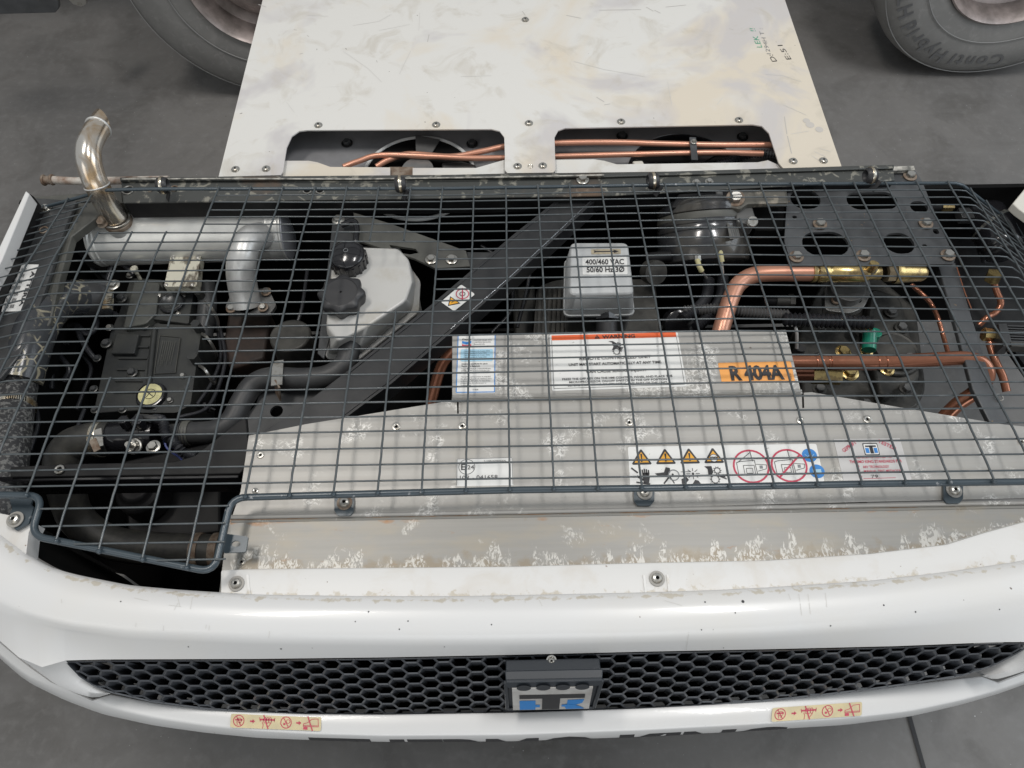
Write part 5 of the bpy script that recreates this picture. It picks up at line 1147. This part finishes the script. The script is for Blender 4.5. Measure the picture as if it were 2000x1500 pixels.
# right-hand frame strip and thin pipes
rs_ = MB(); rs_.prism(PP([(1832, 520), (1866, 512), (1880, 560), (1905, 640), (1942, 760), (1985, 840), (1940, 838), (1900, 760), (1868, 640)], 1.19), .012, DKG2); rso = rs_.build('frame_strip', unit, .002)
b_ = MB(); b_.tube([P(1868, 520, 1.186), P(1884, 570, 1.186), P(1898, 605, 1.186)], .0012, COPPER, 6); b_.build('worn_edge', rso); b_ = MB(); b_.torus(P(1952, 776, 1.187), (0, 0, 1), .0065, .001, ZINC); b_.build('eyelet', rso)
tp = MB()
for L_, r in (([(1940, 548, 1.24), (1947, 570, 1.25), (1955, 592, 1.26), (1945, 610, 1.27), (1928, 620, 1.27), (1912, 635, 1.28)], .0062), ([(1780, 556, 1.32), (1805, 578, 1.32), (1820, 596, 1.33), (1832, 622, 1.33), (1842, 655, 1.34), (1852, 690, 1.34)], .0048), ([(1932, 668, 1.27), (1944, 705, 1.28), (1958, 735, 1.29), (1966, 765, 1.30)], .0075)):
    tp.tube(PT(L_, 5), r, COPPER, 14)
tpo = tp.build('capillary_pipe', unit, angle=60)
b_ = MB(); b_.cyl(P(1936, 548, 1.24), (0, .3, 1), .015, .02, BRASS, 6); b_.build('flare_nut', tpo)
b_ = MB(); b_.tube([P(1920, 653, 1.26), P(1948, 656, 1.26)], .0135, BRASS, 6); b_.build('flare_nut', tpo)
b_ = MB(); b_.tube([P(1838, 403, 1.22), P(1860, 403, 1.22)], .011, BRASS, 6); b_.tube([P(1815, 404, 1.22), P(1838, 403, 1.22)], .009, BLACK, 14); b_.build('flare_nut', tpo)
co = MB()
for q in range(7): co.bar(P(1968, 636+q*5, 1.24), P(2080, 640+q*5, 1.24), .003, .02, DKG)
co.prism(PP([(1950, 632), (1966, 632), (1978, 676), (1960, 676)], 1.235), .03, DKG); co.prism(PP([(1974, 668), (2090, 672), (2090, 680), (1976, 676)], 1.23), .02, CAST); co.build('condenser_coil', unit)
rc = MB(); rc.tube(PT([(1900, 398, 1.24), (1925, 425, 1.24), (1945, 460, 1.24), (1958, 498, 1.24)], 6), .042, BLACKG, 32, rlist=[.024, .036]+[.042]*15+[.036, .026]); rco = rc.build('liquid_receiver', unit, angle=60)
b_ = MB(); b_.torus(P(1934, 442, 1.24), (.45, -.8, 0), .0425, .0022, mat('weld_seam', (.14, .14, .12), .5, .3, col2=(.03, .03, .03), scale=150), 40, 6, flat=2); b_.torus(P(1954, 488, 1.24), (.3, -.9, 0), .037, .005, BLACKG, 40, 8); b_.build('weld_seam', rco)
b_ = MB(); b_.prism(PP([(1863, 385), (1888, 388), (1905, 425), (1880, 425)], 1.22), .02, DKG); b_.build('receiver_bracket', unit, .001)
gp = MB(); gp.tube(PT([(905, 660, 1.2), (880, 690, 1.21), (860, 720, 1.22), (840, 790, 1.25)], 4), .011, COPPER, 16); gp.build('liquid_pipe', unit)
# filler machinery low in the bay
ft = MB(); ft.prism(PP([(620, 420), (1280, 405), (1300, 440), (960, 470), (640, 470)], 1.32), .05, BLACK); ft.build('inner_baffle', unit, .006); ft = MB(); ft.prism(PP([(240, 900), (430, 860), (430, 1040), (250, 1060)], 1.42), .1, BLACK)
ft.lathe(P(270, 960, 1.36), (0, 0, 1), [(.045, -.05), (.045, 0), (.03, .01), (.028, .02), (0, .02)], BLACK, 30); ft.build('engine_mount', unit, .006); ft = MB(); ft.prism(PP([(1000, 560), (1045, 555), (1045, 668), (1005, 668)], 1.33), .06, CAST); ft.build('motor_foot', unit, .006)
# ================================================================== evaporator section with white top panel
hT = 1.140
outv = [(427, 345), (548, 342), (553, 335), (556, 312), (560, 288), (570, 266), (584, 256), (600, 254), (960, 252), (976, 256), (985, 268), (986, 300), (986, 332), (991, 338), (1080, 337), (1085, 332), (1084, 300), (1083, 268), (1090, 255), (1104, 250), (1470, 243), (1488, 246), (1502, 260), (1510, 285), (1521, 318), (1532, 331), (1645, 329)]
P2 = PP(outv, hT); L0 = P2[0]; R0 = P2[-1]
vpL = P(513, 0, hT); vpR = P(1533, 0, hT)
ext = 1.98
lb_ = L0+(vpL-L0)*((ext-L0.y)/(vpL.y-L0.y)); rb_ = R0+(vpR-R0)*((ext-R0.y)/(vpR.y-R0.y))
ev = MB(); ev.prism(P2+[rb_, lb_], .003, PANEL)
ev.prism([L0+Vector((.001, .002, -.004)), L0+Vector((.004, .002, -.004)), lb_+Vector((.004, 0, -.004)), lb_+Vector((.001, 0, -.004))], .5, PANEL)
ev.prism([R0+Vector((-.004, .002, -.004)), R0+Vector((-.001, .002, -.004)), rb_+Vector((-.001, 0, -.004)), rb_+Vector((-.004, 0, -.004))], .5, PANEL)
for L_ in ([(1532, 228), (1537, 262)], [(1538, 266), (1546, 300)], [(585, 106), (592, 104)], [(838, 68), (835, 82)], [(1170, 20), (1252, 19)], [(1262, 14), (1276, 22)], [(1278, 20), (1290, 26)], [(1106, 30), (1135, 36)], [(1300, 14), (1340, 10)], [(1165, 190), (1180, 199)], [(1180, 205), (1192, 203)], [(505, 9), (520, 14)], [(1424, 56), (1432, 58)], [(600, 69), (603, 72)], [(574, 58), (580, 59)], [(735, 118), (737, 122)], [(1020, 22), (1026, 30)]):
    mark(ev, L_, .0016, hT, SCUFF)
for L_ in ([(690, 50), (740, 42), (765, 28)], [(670, 100), (720, 135), (745, 160)], [(820, 25), (818, 60)], [(802, 100), (780, 145)], [(1304, 160), (1312, 205)], [(1530, 205), (1575, 225)], [(1545, 262), (1580, 256)], [(1445, 195), (1462, 178)], [(1400, 205), (1412, 190)], [(1495, 145), (1530, 148), (1565, 160)], [(560, 200), (575, 220)], [(1120, 120), (1180, 136), (1260, 150)], [(600, 30), (640, 32)], [(900, 150), (960, 148)], [(1590, 296), (1612, 306)], [(1585, 304), (1606, 318)], [(1600, 290), (1622, 296)], [(740, 60), (800, 48)]):
    mark(ev, L_, .0010, hT, SCUFFL)
for x, y, q in ((1575, 236, 1), (1582, 244, 1.2), (1600, 253, 1.1)):
    c = P(x, y, hT); ev.lathe(c, (0, 0, 1), [(.008*q, .0004), (0, .0005)], mat('finger_smudge', (.52, .49, .45), .4), 16)
evp = ev.build('evaporator_panel', unit)
for x, y in ((622, 245), (852, 244), (1033, 241), (1213, 238), (1443, 235), (460, 331), (520, 330), (1011, 325), (1060, 324), (1549, 315), (1608, 314), (1026, 39)):
    s_ = MB(); r = .0068; c = P(x, y, hT); s_.lathe(c, (0, 0, 1), [(r*1.35, 0), (r*1.35, .001), (r, .0012), (r*.95, .004), (r*.6, .0052), (r*.35, .005), (r*.32, .002), (0, .002)], ZINC, 20); s_.lathe(c+Vector((0, 0, .0024)), (0, 0, 1), [(r*.32, 0), (0, .0001)], VOID, 8); s_.build('screw', evp)
s_ = MB(); s_.torus(P(1036, 325, hT), (0, 0, 1), .005, .001, ZINC); s_.build('rivet', evp)
def scribble(t, p0, p1, cap, M, mb, bold=.0):
    a, b = P(*p0, hT), P(*p1, hT); V, F, wd = text_geo(t, bold); u = (b-a)/wd; L_ = u.normalized(); n_ = Vector((-L_.y, L_.x, 0))
    kk_ = cap/.7; mb.add([a+u*v.x+n_*(v.y*kk_)+L_*(v.y*kk_*.15)+Vector((0, 0, .0006)) for v in V], F, M)
hw = MB(); scribble('LEK  !!', (1489, 93), (1474, 56), .013, GREENI, hw, -.008); scribble('1294H T :', (1506, 106), (1489, 56), .010, INKG, hw, -.010); scribble('D:', (1518, 120), (1509, 107), .012, INK, hw, -.005); scribble('E:51', (1546, 116), (1528, 88), .012, INK, hw, -.01)
hw.build('handwriting', evp, label='green and black handwriting')
lipm = MB()
lipm.prism(PP([(549, 341), (557, 314), (603, 314), (620, 317), (645, 326), (762, 327), (762, 344), (549, 345)], hT+.010), .004, PANEL)
lipm.prism(PP([(806, 328), (930, 328), (958, 320), (986, 312), (986, 339), (806, 343)], hT+.010), .004, PANEL)
lipm.prism(PP([(1084, 312), (1160, 311), (1180, 314), (1205, 321), (1480, 317), (1500, 313), (1533, 328), (1530, 332), (1084, 338)], hT+.010), .004, PANEL)
lipm.prism(PP([(760, 326), (808, 326), (808, 344), (760, 344)], hT+.018), .004, RUSTY)
lipm.build('front_lip', evp)
ib = MB(); ib.prism([L0+Vector((.02, .0, -.062)), R0+Vector((-.02, .0, -.062)), R0+Vector((-.02, .35, -.062)), L0+Vector((.02, .35, -.062))], .01, mat('deck_grey', (.26, .26, .27), .45, .1, col2=(.19, .19, .195), scale=8))
ib.prism([L0+Vector((.01, -.01, -.06)), R0+Vector((-.01, -.01, -.06)), R0+Vector((-.01, -.006, -.06)), L0+Vector((.01, -.006, -.06))], .08, VOID); ibo = ib.build('fan_deck', evp)
for x, y, M1, M2 in ((818, 338, mat('white_ring', (.62, .63, .62), .4), True), (1338, 334, BLACKG, False)):
    c = P(x, y+8, hT+.060); b_ = MB(); b_.torus(c, (0, 0, 1), .124, .0045, M1, 64, 8); b_.lathe(c+Vector((0, 0, .001)), (0, 0, 1), [(.121, 0), (0, .0005)], VOID, 48); b_.build('fan_ring', evp)
    b_ = MB()
    if M2:
        for an in (1.45, 3.3, 5.3):
            b_.prism([c+Vector((math.cos(an+o_)*r, math.sin(an+o_)*r, .006+zz)) for o_, r, zz in ((-.25, .03, 0), (-.27, .115, .004), (.22, .115, .012), (.3, .03, .006))], .003, CASTL)
        b_.cyl(c+Vector((0, 0, .004)), (0, 0, 1), .035, .02, CASTL, 24)
    else:
        for an in (.9, 3.0, 5.1): b_.prism([c+Vector((math.cos(an+o_)*r, math.sin(an+o_)*r, .006)) for o_, r in ((-.25, .03), (-.27, .115), (.22, .115), (.3, .03))], .003, BLACK)
    b_.build('fan_blade', evp)
for x, y in ((678, 280), (922, 281), (1215, 266), (1450, 268)):
    b_ = MB(); b_.bolt(P(x, y, hT+.060), .009, DKG, M2=BLACK); b_.build('bolt', evp)
cpi = MB()
for L_, r in (([(670, 326, 1.175), (700, 315, 1.175), (745, 303, 1.172), (850, 306, 1.17), (920, 309, 1.17), (1000, 308, 1.17), (1100, 305, 1.17), (1250, 301, 1.17), (1400, 298, 1.17), (1490, 300, 1.175)], .0062),
              ([(735, 326, 1.185), (760, 312, 1.18), (800, 301, 1.178), (880, 306, 1.176), (940, 296, 1.172), (1000, 284, 1.17), (1100, 279, 1.17), (1200, 278, 1.17), (1300, 281, 1.17), (1400, 283, 1.17), (1500, 283, 1.17), (1560, 285, 1.17)], .0066)):
    cpi.tube(PT(L_, 6), r, COPPERL, 16)
cpi.build('copper_line', evp, angle=60)
b_ = MB(); b_.bar(P(1353, 268, 1.158), P(1357, 312, 1.158), .014, .004, DKG2); b_.bolt(P(1355, 277, 1.156), .005, ZINC); b_.build('pipe_strap', evp)
b_ = MB(); corr([(1400, 322, 1.20), (1450, 306, 1.19), (1480, 300, 1.18), (1540, 305, 1.19)], .0072, CABLE, b_); b_.build('conduit', evp, angle=24)
b_ = MB(); b_.prism(PP([(862, 318), (900, 314), (930, 322), (925, 330), (865, 330)], hT+.05), .02, CASTL); b_.prism(PP([(1235, 314), (1255, 313), (1260, 322), (1240, 323)], hT+.04), .01, CREAMP); b_.build('valve_block', evp, .003)
if DBG:
    for k in (-12, -7, 0, 7, 14):
        print('COL', k, [tuple(round(v) for v in proj(G(k, *q))) for q in (ROWS[0], ROWS[8], ROWS[19], ROWS[25])])
for o in list(SC.objects):
    if 'w' in o.keys(): del o['w']
